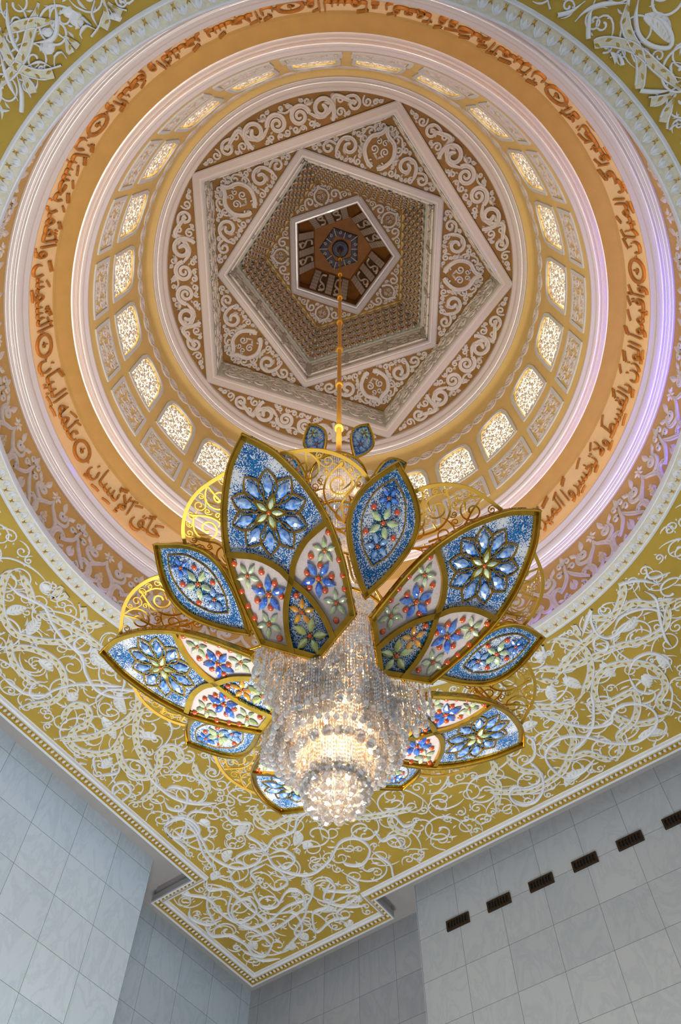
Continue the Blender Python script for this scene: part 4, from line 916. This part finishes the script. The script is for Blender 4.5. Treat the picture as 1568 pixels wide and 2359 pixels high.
# ledge between the recess corners
# ================================================================== CHANDELIER
from mathutils import Matrix
CZ = 4.66
root = link('chandelier', None); root.location = (0, 0, CZ)
tag(root, 'giant gold lotus chandelier with blue jewelled petals and hanging crystals on a golden rod', 'chandelier')
def part(M, name, mats, az=None, parent=None):
    o = M.obj(name, mats, parent or root)
    if parent is None: o.matrix_parent_inverse = Matrix.Translation((0, 0, -CZ))
    if az is not None: o.rotation_euler = (0, 0, D(az))
    return o
def copy_part(o, az):
    c = o.copy(); COL.objects.link(c); c.rotation_euler = (0, 0, D(az))
    for ch in o.children:
        d = ch.copy(); COL.objects.link(d); d.parent = c
    return c
def petal_map(R0_, z0, m):
    q = math.sqrt(1 + m * m)
    def f(P, h): return np.stack([P[:, 0] + h * m / q, P[:, 1], z0 + m * (P[:, 0] - R0_) - h / q], 1)
    return f
def slope_map(R0_, z0, beta, k, r0=.95):
    cb, sb = math.cos(beta), math.sin(beta)
    def f(P, h): s = (P[:, 0] - r0) * k * 1.13; return np.stack([R0_ + s * cb + h * k * sb, P[:, 1] * k, z0 + s * sb - h * k * cb], 1)
    return f
def add_gem(M, mp, c, ang, L, W, h, mi=0, base=0.0):
    o = np.array([(-.5, 0), (-.34, .30), (-.08, .48), (.18, .40), (.36, .20), (.56, 0), (.36, -.20), (.18, -.40), (-.08, -.48), (-.34, -.30)])
    ca, sa = math.cos(ang), math.sin(ang); n = len(o)
    def tr(q): x = q[:, 0] * L; y = q[:, 1] * W; return np.stack([c[0] + x * ca - y * sa, c[1] + x * sa + y * ca], 1)
    P = np.concatenate([tr(o), tr(o * .92), tr(o * .5 + np.array([-.03, 0])), tr(np.array([[.12, 0], [-.14, 0]]))])
    H = np.concatenate([np.full(n, base), np.full(n, base + h * .35), np.full(n, base + h * .9), [base + h * 1.1, base + h * 1.1]])
    V = mp(P, H); i = np.arange(n); j = (i + 1) % n
    M.add(V, np.concatenate([np.stack([i, j, n + j], 1), np.stack([i, n + j, n + i], 1), np.stack([n + i, n + j, 2 * n + i], 1), np.stack([n + j, 2 * n + j, 2 * n + i], 1),
          np.stack([2 * n + i, 2 * n + j, np.where(np.abs(i - 4.5) < 3.1, 3 * n, 3 * n + 1)], 1), np.array([(2 * n + 2, 3 * n, 3 * n + 1), (2 * n + 8, 3 * n + 1, 3 * n)])]), mi, False)
def bead(M, mp, c, r, mi=0, h=None, base=0.0):
    n = 10; a = np.arange(n) * 2 * PI / n; rings = [(1, 0), (.95, .45), (.7, .85), (.35, 1.0)]
    P = np.concatenate([np.stack([c[0] + r * k * np.cos(a), c[1] + r * k * np.sin(a)], 1) for k, _ in rings] + [np.array([c])])
    H = base + (h or r * .8) * np.concatenate([np.full(n, q) for _, q in rings] + [np.array([1.03])])
    F = grid_faces(len(rings), n, False, True); V = mp(P, H); M.add(V, F, mi, True)
    i = np.arange(n); M.add(V, np.stack([i + 3 * n, (i + 1) % n + 3 * n, np.full(n, 4 * n)], 1), mi, True)
def flower3(mp, c, R, ang, g, parent, n=5, base=0.0):
    M = MB()
    for k in range(n):
        a = ang + k * 2 * PI / n
        add_gem(M, mp, (c[0] + .58 * R * math.cos(a), c[1] + .58 * R * math.sin(a)), a, R * .80, R * .44, R * .22, 0, base + .008)
    bead(M, mp, c, R * .13, 1, None, base + .01)
    for k in range(n):
        a = ang + (k + .5) * 2 * PI / n; bead(M, mp, (c[0] + .17 * R * math.cos(a), c[1] + .17 * R * math.sin(a)), R * .055, 2, None, base + .008)
    return M.obj('crystal_flower', [g, G_RED, M_GOLDD], parent)
def raster(name, mp, poly, region, dens, mats, parent, az=None, cell=.016):
    """enamelled plate: a fine grid inside the outline with the painted stone density at each vertex"""
    ins = inpoly(poly); P = np.array(poly); x0, y0 = P.min(0); x1, y1 = P.max(0)
    nx, ny = int((x1 - x0) / cell) + 2, int((y1 - y0) / cell) + 2
    X, Y = np.meshgrid(x0 + np.arange(nx) * cell, y0 + np.arange(ny) * cell, indexing='ij'); G = np.stack([X.ravel(), Y.ravel()], 1)
    F = grid_faces(nx, ny); Cn = G[F].mean(1); F = F[ins(Cn)]; Cn = G[F].mean(1)
    used, inv = np.unique(F, return_inverse=True); F = inv.reshape(-1, 4); G = G[used]
    V = mp(G, np.zeros(len(G))); me = bpy.data.meshes.new(name)
    Vb = mp(G, np.full(len(G), -.02)); n = len(G)
    Fall = np.concatenate([F, F + n]); reg = region(Cn)
    me.vertices.add(2 * n); me.vertices.foreach_set('co', np.concatenate([V, Vb]).ravel())
    me.loops.add(Fall.size); me.loops.foreach_set('vertex_index', Fall.ravel())
    me.polygons.add(len(Fall)); me.polygons.foreach_set('loop_start', np.arange(len(Fall)) * 4)
    me.polygons.foreach_set('material_index', np.concatenate([reg, np.full(len(F), len(mats) - 1)]))
    me.update(calc_edges=True)
    at = me.attributes.new('dens', 'FLOAT', 'POINT'); dv = dens(G); at.data.foreach_set('value', np.concatenate([dv, dv]).astype(np.float32))
    for m in mats: me.materials.append(m)
    o = link(name, me, parent or root)
    if parent is None: o.matrix_parent_inverse = Matrix.Translation((0, 0, -CZ))
    if az is not None: o.rotation_euler = (0, 0, D(az))
    return o
def gauss(P, c, s, k=1.0): return np.exp(-((P[:, 0] - c[0]) ** 2 + (P[:, 1] * k - c[1]) ** 2) / (2 * s * s))
def frame_loop(pts, step=.04):
    """outline: curved flanks, straight cut to the heel"""
    return pts

B0 = -110.6
BIG = [0, 1, 2, 3, 4]
half = [(2.461, 0), (2.345, .135), (2.2, .265), (1.915, .42), (1.65, .503), (1.44, .53), (1.2, .527), (.96, .50), (.745, .47)]
hc = catmull(half, .03)
inner = [(x, t) for x, t in hc] + [(.474, 0)]
out_poly = np.array(inner + [(x, -t) for x, t in hc[::-1][:-0 or None]][0:])
out_poly = np.array([tuple(p) for p in hc] + [(.474, 0)] + [(x, -t) for x, t in hc[::-1]])
mpb = petal_map(.458, 6.15, .472)
divL = catmull([(1.548, -.50), (1.45, -.245), (1.31, -.08), (1.175, .0), (1.004, .112), (.808, .18), (.648, .20), (.60, .205)], .03)
divR = divL * np.array([1, -1])
dr, dt = divL[::-1, 0], divL[::-1, 1]
def reg_big(P):
    tl = np.interp(P[:, 0], dr, dt); r, t = P[:, 0], P[:, 1]; out = np.zeros(len(P), int)
    up = r > 1.175
    out[up & (r < 1.548) & ((t < tl) | (t > -tl))] = 1
    out[~up & ((t < -tl) | (t > tl))] = 1
    return out
def dens_big(P):
    de = np.minimum(dist_poly(P, out_poly, True) - .035, np.minimum(dist_poly(P, divL), dist_poly(P, divR)) - .02)
    top = P[:, 0] > 1.175
    d = np.where(top, .84, .75)
    d = d - .45 * np.exp(-(np.abs(de) / .05) ** 1.5) * top
    a = np.abs(P[:, 1])
    Pm = np.stack([P[:, 0], a], 1)
    d -= .75 * gauss(Pm, (2.12, .17), .06) + .45 * gauss(Pm, (1.98, .31), .05) + .55 * gauss(Pm, (1.52, .43), .06) + .35 * gauss(Pm, (1.36, .15), .05) + .3 * gauss(Pm, (1.80, .44), .05)
    rr = np.hypot(P[:, 0] - 1.765, P[:, 1])
    d -= .32 * np.exp(-((rr - .27) / .05) ** 2)
    d = np.where(top, d, .55 + .35 * np.exp(-(de / .04) ** 2) - .3 * gauss(P, (.85, 0), .09) + .2 * (P[:, 0] < .6))
    return np.clip(d, .04, .95)
def sym(pts, both=True): return [(r, s * t) for r, t in pts for s in ((1, -1) if t else (1,))]
def build_big():
    pet = raster('petal', mpb, out_poly, reg_big, dens_big, [M_MOS, M_PEARL, M_GOLD], None)
    # gold frame of the outline
    M = MB()
    hl = np.array([tuple(p) for p in hc])
    for s in (1, -1):
        q = hl * np.array([1, s]); T = np.gradient(q, axis=0); T /= np.linalg.norm(T, axis=1)[:, None]; N_ = np.stack([-T[:, 1], T[:, 0]], 1) * (-s)
        N_ = -N_ if (N_[5] @ np.array([0, s])) > 0 else N_
        stroke(M, mpb, q + N_ * .03, .062, .05, 'flat', 0, None, -.03)
        stroke(M, mpb, q + N_ * .012, .02, .075, 'round', 0, None, -.02)
        e = np.array([(.745, s * .47), (.474, 0)]); d = (e[1] - e[0]); d /= np.linalg.norm(d); nn = np.array([-d[1], d[0]]); nn = nn if nn[0] > 0 else -nn
        ee = catmull([e[0] - d * .01, e[1] + d * .02], .06) + nn * .028
        stroke(M, mpb, ee, .062, .05, 'flat', 0, None, -.03)
        stroke(M, mpb, ee - nn * .02, .018, .07, 'round', 0, None, -.02)
    M.obj('petal_frame', M_GOLD, pet)
    for dv in (divL, divR):
        M = MB(); stroke(M, mpb, dv, .052, .035, 'flat'); M.obj('divider', M_GOLD, pet)
    # rosette
    M = MB(); c = np.array([1.765, 0.0])
    for k in range(10):
        a = D(18) + k * PI / 5
        R2 = np.array([[math.cos(a), -math.sin(a)], [math.sin(a), math.cos(a)]])
        for s in (1, -1):
            q = catmull([(.075, 0), (.14, s * .055), (.22, s * .088), (.30, s * .055), (.362, 0)], .02); stroke(M, mpb, c + q @ R2.T, .010, .012, 'flat', 0)
        b = a + PI / 10; R3 = np.array([[math.cos(b), -math.sin(b)], [math.sin(b), math.cos(b)]])
        for s in (1, -1):
            q = catmull([(.28, s * .0), (.315, s * .045), (.345, s * .112)], .02); stroke(M, mpb, c + q @ R3.T, .009, .011, 'flat', 0)
        pc = c + .235 * np.array([math.cos(a), math.sin(a)]); add_gem(M, mpb, pc, a, .155, .095, .03, 1, .008)
    for k in range(5):
        a = PI + k * 2 * PI / 5; R2 = np.array([[math.cos(a), -math.sin(a)], [math.sin(a), math.cos(a)]])
        q = catmull([(.01, 0), (.05, .03), (.095, .036), (.165, 0), (.095, -.036), (.05, -.03)], .02, True)
        P = np.concatenate([q @ R2.T + c, [c]]); V = mpb(P, np.full(len(P), .006)); n = len(q)
        M.add(V, [(i, (i + 1) % n, n) for i in range(n)], 3, False); stroke(M, mpb, q @ R2.T + c, .009, .012, 'flat', 0, None, 0, True)
        add_gem(M, mpb, c + .078 * np.array([math.cos(a), math.sin(a)]), a, .105, .052, .025, 2, .010)
    bead(M, mpb, c, .018, 4, None, .012)
    M.obj('rosette', [M_GOLDD, G_PALE, G_GREEN, M_YSTIP, G_RED], pet)
    for s in (1, -1):
        flower3(mpb, (1.325, s * .378), .115, .3 * s, G_GREEN, pet)
        flower3(mpb, (1.123, s * .245), .165, .95 * s, G_BLUE, pet)
        flower3(mpb, (.887, s * .329), .120, .2 * s, G_GREEN, pet)
    flower3(mpb, (.902, .0), .125, .35, G_ORAN, pet); flower3(mpb, (.695, .0), .165, .5, G_YELL, pet)
    beads = [(1.458, .465), (1.32, .243), (1.219, .298), (1.199, .159), (1.218, .479), (1.108, .364), (1.08, .138), (1.087, .467), (1.015, .266), (.977, .443), (.753, .276)]
    for r, t in sym(beads) + [(1.049, 0)]:
        M = MB(); bead(M, mpb, (r, t), .027, 0, .024, .004); bead(M, mpb, (r, t), .031, 1, .008, .002); M.obj('red_bead', [G_RED, M_GOLDD], pet)
    return pet
def place(o, az): o.rotation_euler = (0, 0, D(az))
pb = build_big(); place(pb, B0)
for k in range(1, 5): copy_part(pb, B0 + 72 * k)

sh = catmull([(2.117, 0), (1.91, .212), (1.71, .326), (1.513, .334), (1.32, .258), (1.13, .142), (1.0, .04), (.95, 0)], .03)
s_poly = np.array([tuple(p) for p in sh] + [(x, -t) for x, t in sh[::-1][1:-1]])
lf = catmull([(1.959, 0), (1.87, .10), (1.77, .165), (1.57, .200), (1.37, .135), (1.30, .08), (1.23, 0)], .03)
l_poly = np.array([tuple(p) for p in lf] + [(x, -t) for x, t in lf[::-1][1:-1]])
in_leaf = inpoly(l_poly)
def dens_small(P):
    de = dist_poly(P, s_poly, True); dl = dist_poly(P, l_poly, True); i = in_leaf(P)
    f = de / (de + dl + 1e-6)
    d = np.where(i, .30 + .5 * np.exp(-(P[:, 1] / .09) ** 2), .28 + .62 * np.exp(-((f - .62) / .22) ** 2))
    d += np.where(P[:, 0] < 1.2, .2 * np.exp(-(P[:, 1] / .05) ** 2), 0)
    return np.clip(d, .08, .92)
def build_small(mp, name, simple=False, h=1.0, parent=None):
    pet = raster(name, mp, s_poly, lambda P: np.zeros(len(P), int), dens_small, [M_MOS, M_GOLD], None)
    M = MB()
    for s in (1, -1):
        q = np.array([tuple(p) for p in sh]) * np.array([1, s]); T = np.gradient(q, axis=0); T /= np.linalg.norm(T, axis=1)[:, None]; N_ = np.stack([-T[:, 1], T[:, 0]], 1)
        if N_[len(q) // 2] @ np.array([0, s]) > 0: N_ = -N_
        stroke(M, mp, q + N_ * .024, .05, .05, 'flat', 0, None, -.03); stroke(M, mp, q + N_ * .006, .018, .07, 'round', 0, None, -.02)
    M.obj('petal_frame', M_GOLD, pet)
    if not simple:
        M = MB(); stroke(M, mp, np.array([tuple(p) for p in l_poly]), .011, .012, 'flat', 0, None, 0, True); M.obj('leaf_outline', M_GOLDD, pet)
        flower3(mp, (1.798, 0), .105, .5, G_BLUE, pet); flower3(mp, (1.589, 0), .15, .2, G_GREEN, pet); flower3(mp, (1.394, 0), .12, .8, G_PALE, pet)
        for r, t in ((1.702, -.118), (1.702, .105), (1.492, -.14), (1.492, .125)):
            M = MB(); bead(M, mp, (r, t), .027, 0, .024, .004); M.obj('red_bead', [G_RED], pet)
    else:
        flower3(mp, (1.80, 0), .16, .5, G_YELL, pet); flower3(mp, (1.43, 0), .22, .2, G_PALE, pet)
    return pet
mps = petal_map(.87, 6.415, .53)
ps = build_small(mps, 'small_petal'); place(ps, B0 + 36)
for k in range(1, 5): copy_part(ps, B0 + 36 + 72 * k)
# crown of little petals where the rod ends
pc = build_small(slope_map(.40, 11.22, D(63), .60), 'crown_petal', True); place(pc, -126)
for a in (-54, 18, 90, 162): copy_part(pc, a)
pd = build_small(slope_map(.42, 10.75, D(46), .66), 'lower_crown_petal', True); place(pd, -12)
for a in (-163, 60, 128): copy_part(pd, a)

# pierced gold wings beside every small petal
wpoly = [(1.30, .10), (1.70, .10), (1.86, .19), (1.98, .34), (2.05, .55), (2.04, .78), (1.93, 1.07), (1.6, .85), (1.3, .55)]
in_w = inpoly(wpoly)
def wing_map(s):
    def f(P, h): return np.stack([P[:, 0], s * P[:, 1], 7.0 + .12 * (P[:, 0] - 2) - h], 1)
    return f
cw = pack(in_w, (1.3, 2.1, .1, 1.1), (.15, .12, .09, .07, .05, .035), 4000, -.015, 4)
arc = catmull([(1.55, .06), (1.72, .11), (1.86, .19), (1.98, .34), (2.05, .55), (2.04, .78), (1.93, 1.07)], .03)
wings = []
for s in (1, -1):
    M = MB(); mp = wing_map(s)
    stroke(M, mp, arc, .035, .015, 'flat'); stroke(M, mp, catmull([(1.30, .10), (1.4, .5), (1.75, .9), (1.93, 1.07)], .04), .02, .012, 'flat')
    scroll_fill(M, mp, cw, in_w, .12, .010, .016, .5, 'flat', 0, True, 1.4, 4, False, .03, 1.1)
    ribs = [[(1.42, .3), (1.6, .4), (1.75, .35), (1.9, .3)], [(1.42, .3), (1.6, .55), (1.8, .6), (2.0, .5)], [(1.45, .5), (1.65, .75), (1.85, .8), (2.0, .85)]]
    for q in ribs: stroke(M, mp, catmull(q, .03), .018, .012, 'flat')
    wings.append(part(M, 'filigree_wing', M_WIRE, B0 + 36))
for k in range(1, 5):
    for w in wings: copy_part(w, B0 + 36 + 72 * k)

# rod, collar, rings
M = MB()
revolve(M, [(.035, 32.9), (.035, 24.0), (.045, 24.0), (.045, 12.0), (.05, 11.7)], 16)
for z in (30.5, 27.6, 24.0, 21.0, 18.4, 15.8, 13.4): revolve(M, [(.035, z + .06), (.075, z + .05), (.075, z - .05), (.035, z - .06)], 16)
part(M, 'hanging_rod', M_ROD)
M = MB(); revolve(M, [(.02, 32.88), (.30, 32.86), (.32, 32.82), (.24, 32.80), (.20, 32.84), (.08, 32.78), (.02, 32.7)], 40, 0)
part(M, 'ceiling_rose', M_DARKB)
M = MB(); revolve(M, [(.05, 11.95), (.16, 11.93), (.17, 11.88), (.12, 11.84), (.12, 11.70), (.17, 11.66), (.18, 11.60), (.13, 11.55), (.14, 11.42), (.30, 11.36), (.40, 11.33), (.43, 11.28), (.43, 11.22), (.39, 11.20)], 48)
part(M, 'collar', M_GOLD)
a = np.linspace(0, 2 * PI, 60, endpoint=False)
for z, r in ((11.22, .42), (9.6, .42), (8.2, .44), (7.2, .60)):
    M = MB(); tube(M, np.stack([r * np.cos(a), r * np.sin(a), np.full(60, z)], 1), .02, 6, 0, True)
    part(M, 'gold_ring', M_GOLD)
for k in range(10):                                    # ribs that carry the petals
    M = MB()
    a_ = D(B0 + 36 * k); r_out = 1.9 if k % 2 == 0 else 1.6
    z_out = 6.15 + .472 * (r_out - .458) + .10 if k % 2 == 0 else 6.415 + .53 * (r_out - .87) + .1
    tube(M, catmull([(.40 * math.cos(a_), .40 * math.sin(a_), 8.2), (.75 * math.cos(a_), .75 * math.sin(a_), 7.1), (r_out * math.cos(a_), r_out * math.sin(a_), z_out)], .15), .018, 6)
    part(M, 'carrying_rib', M_GOLD)

# ---- crystals
_b = 6; _a = np.arange(_b) * 2 * PI / _b
BV = np.concatenate([[(0, 0, .5)], np.stack([np.cos(_a), np.sin(_a), np.zeros(_b)], 1), [(0, 0, -.5)]])
BF = np.array([(0, 1 + i, 1 + (i + 1) % _b) for i in range(_b)] + [(7, 1 + (i + 1) % _b, 1 + i) for i in range(_b)])
def beads_at(M, P, r, l, mi=0):
    P = np.asarray(P, float); n = len(P); r = np.broadcast_to(r, (n,)); l = np.broadcast_to(l, (n,))
    V = BV[None] * np.stack([r, r, l], 1)[:, None, :] + P[:, None, :]
    F = BF[None] + (np.arange(n) * len(BV))[:, None, None]
    M.add(V.reshape(-1, 3), F.reshape(-1, 3), mi, False)
def strand(M, x, y, z0, z1, r=.015, kind=0):
    L = z0 - z1
    if kind == 0: n = max(1, int(L / .045)); z = z0 - (np.arange(n) + .5) * L / n; beads_at(M, np.stack([np.full(n, x), np.full(n, y), z], 1), r, L / n)
    else: n = max(1, int(L / .16)); z = z0 - (np.arange(n) + .5) * L / n; beads_at(M, np.stack([np.full(n, x), np.full(n, y), z], 1), r * .95, L / n)
def star_r(az):
    """radius of the heel line of the petals at an azimuth, and its height"""
    d = (math.degrees(az) - B0) % 72; d = min(d, 72 - d); x = d / 36
    a = np.array([.474, 0]); b = np.array([.745, .47]); ang = D(d)
    # intersection of the ray with the straight heel
    ca, sa = math.cos(ang), math.sin(ang); dd = b - a; t = (sa * a[0]) / (ca * dd[1] - sa * dd[0] + 1e-9)
    t = min(max(t, 0), 1); p = a + dd * t
    return math.hypot(*p), 6.15 + .472 * (p[0] - .458)
def star_pts(scale, n):
    out = []
    for k in range(n):
        az = 2 * PI * k / n; r, z = star_r(az); out.append((scale * r * math.cos(az), scale * r * math.sin(az), z, r * scale))
    return out
rg = random.Random(9)
def ring_tier(name, pts, ztop, zbot, r, ball, n_parts=0):
    """a curtain of strands; ball is the size of the drops that end them"""
    M = MB()
    for i, (x, y, zt, rr) in enumerate(pts):
        zt = zt if ztop is None else ztop
        zb = zbot + rg.uniform(-.02, .02)
        strand(M, x, y, zt, zb, r, 0 if rg.random() < .65 else 1)
        if i % ball[1] == 0: sphere(M, (x, y, zb - ball[0]), ball[0], 8)
    o = part(M, name, M_CRYS); o['kind'] = 'stuff'; return o
T = []
ring_tier('crystal_curtain', star_pts(.99, 250), None, 5.92, .013, (.022, 2))
ring_tier('crystal_curtain', star_pts(.90, 200), None, 5.85, .013, (.026, 3))
ring_tier('crystal_curtain', star_pts(.80, 170), None, 5.72, .013, (.030, 3))
ring_tier('crystal_curtain', star_pts(.70, 150), 6.1, 5.60, .013, (.030, 3))
def round_pts(R, n, z=6.0): return [(R * math.cos(2 * PI * k / n), R * math.sin(2 * PI * k / n), z, R) for k in range(n)]
ring_tier('crystal_curtain', [(x * .57 / R_ * (1 + .08 * (R_ - .6)), y * .57 / R_, z, R_) for x, y, z, R_ in star_pts(1, 150)], 6.1, 5.52, .013, (.03, 3))
ring_tier('crystal_curtain', round_pts(.47, 120), 6.1, 5.42, .013, (.03, 3))
ring_tier('crystal_curtain', round_pts(.36, 90), 6.1, 5.36, .014, (.042, 4))
ring_tier('crystal_curtain', round_pts(.25, 64), 5.9, 5.06, .0125, (.03, 2))
ring_tier('crystal_curtain', round_pts(.21, 50), 5.9, 5.06, .0125, (.03, 2))
M = MB()
for R_, n in ((.40, 84), (.33, 60)):
    for x, y, z, _ in round_pts(R_, n): strand(M, x, y, 11.2, 6.3, .016, 0)
o = part(M, 'crystal_column', M_CRYS); o['kind'] = 'stuff'
for az, r in ((-20, .46), (-60, .50), (-35, .58), (200, .47), (230, .5)):
    M = MB(); x, y = r * math.cos(D(az)), r * math.sin(D(az))     # twisted strings that stand clear of the tiers
    z = np.arange(5.36, 6.0, .022); ph = z * 45
    for p_ in (0, PI): beads_at(M, np.stack([x + .018 * np.cos(ph + p_), y + .018 * np.sin(ph + p_), z], 1), .014, .026)
    part(M, 'twisted_string', M_CRYS)
# cut balls: ring under the third tier and the cluster at the foot, each its own part
BALL = MB(); sphere(BALL, (0, 0, 0), 1, 10); ball_me = BALL.mesh('crystal_ball', M_BALL)
def ball_obj(p, r):
    o = link('crystal_ball', ball_me, root); o.location = (p[0], p[1], p[2] - CZ); o.scale = (r, r, r); o.rotation_euler = (rg.random(), rg.random(), rg.random())
for k in range(18): a_ = 2 * PI * k / 18; ball_obj((.37 * math.cos(a_), .37 * math.sin(a_), 5.33), .052)
for zc, R_, n, r in ((5.09, .25, 15, .05), (5.02, .255, 16, .05), (4.95, .24, 15, .05), (4.89, .19, 11, .053), (4.85, .11, 7, .056)):
    for k in range(n): a_ = 2 * PI * (k + (n % 2) * .5) / n; ball_obj((R_ * math.cos(a_), R_ * math.sin(a_), zc + rg.uniform(-.012, .012)), r)
ball_obj((0, 0, 4.82), .06)
for zc, R_, n in ((6.0, .5, 10), (5.8, .3, 8), (5.55, .3, 6), (5.2, .1, 3), (7.0, .15, 3), (8.5, .15, 3), (10, .15, 3)):
    M = MB()
    for k in range(n): a_ = 2 * PI * k / n + .2; sphere(M, (R_ * math.cos(a_), R_ * math.sin(a_), zc), .022, 8, 0, True, 1.6)
    part(M, 'bulb', M_BULB)
# ================================================================== LIGHT AND CAMERA
def light(name, kind, loc, power, color, size=.2, rot=None, **kw):
    l = bpy.data.lights.new(name, kind); l.energy = power; l.color = color
    if kind == 'AREA': l.size = size
    else: l.shadow_soft_size = size
    for k, v in kw.items(): setattr(l, k, v)
    o = link(name, l); o.location = loc
    if rot: o.rotation_euler = rot
    return o
wd = bpy.data.worlds.new('daylight'); SC.world = wd; wd.use_nodes = True
bg = wd.node_tree.nodes['Background']; bg.inputs['Color'].default_value = (.86, .92, 1, 1); bg.inputs['Strength'].default_value = WORLD_S
# unseen area fill added below to light the ceiling; world light enters unbuilt sides
light('floor_fill', 'AREA', (-1.5, 4.5, FLOOR + .3), UP_P, (1, .95, .88), 5, (PI, 0, 0))
def spot(loc, target, power, color, ang, blend=.5, size=.4):
    l = bpy.data.lights.new('dome_fill_spot', 'SPOT'); l.energy = power; l.color = color; l.spot_size = D(ang); l.spot_blend = blend; l.shadow_soft_size = size
    o = link('dome_fill_spot', l); o.location = loc; o.rotation_euler = (Vector(target) - Vector(loc)).to_track_quat('-Z', 'Y').to_euler(); return o
for k in range(4): a_ = PI / 4 + k * PI / 2; spot((.8 * math.cos(a_), .8 * math.sin(a_), 12.1), (1.2 * math.cos(a_), 1.2 * math.sin(a_), 20), SP_P, (1, .93, .84), 150, 1, .15)   # spots added around the chandelier's crown to brighten the dome
for z, p in ((5.15, 3), (5.45, 6), (5.75, 20), (6.05, 55), (6.6, 40), (8.2, 50), (10.4, 40)):
    light('chandelier_lamp', 'POINT', (0, 0, z), p * CH_P * .9, (1, .62, .32), .12)

cam = bpy.data.cameras.new('camera'); co = link('camera', cam); SC.camera = co
cam.sensor_fit = 'VERTICAL'; cam.sensor_height = 24; cam.lens = 1907.7 / 2359 * 24; cam.clip_end = 200
th, ro = D(26.267), -.0021
Xv = Vector((1, 0, 0)); U = Vector((0, -math.cos(th), math.sin(th))); F = Vector((0, math.sin(th), math.cos(th)))
r0 = math.cos(ro) * Xv - math.sin(ro) * U; r1 = math.sin(ro) * Xv + math.cos(ro) * U
from mathutils import Matrix
co.matrix_world = Matrix(((r0.x, r1.x, -F.x, .03), (r0.y, r1.y, -F.y, -5.0), (r0.z, r1.z, -F.z, 0), (0, 0, 0, 1)))
SC.view_settings.view_transform = 'Standard'; SC.view_settings.look = 'None'; SC.view_settings.gamma = 1
SC.view_settings.exposure = EXPO; SC.view_settings.use_curve_mapping = False
try:
    SC.cycles.use_denoising = True; SC.cycles.use_light_tree = False; SC.cycles.max_bounces = 4; SC.cycles.transparent_max_bounces = 14
    SC.cycles.diffuse_bounces = 2; SC.cycles.glossy_bounces = 3; SC.cycles.adaptive_threshold = .04; SC.cycles.caustics_reflective = False; SC.cycles.caustics_refractive = False; SC.cycles.sample_clamp_indirect = 4
except Exception: pass
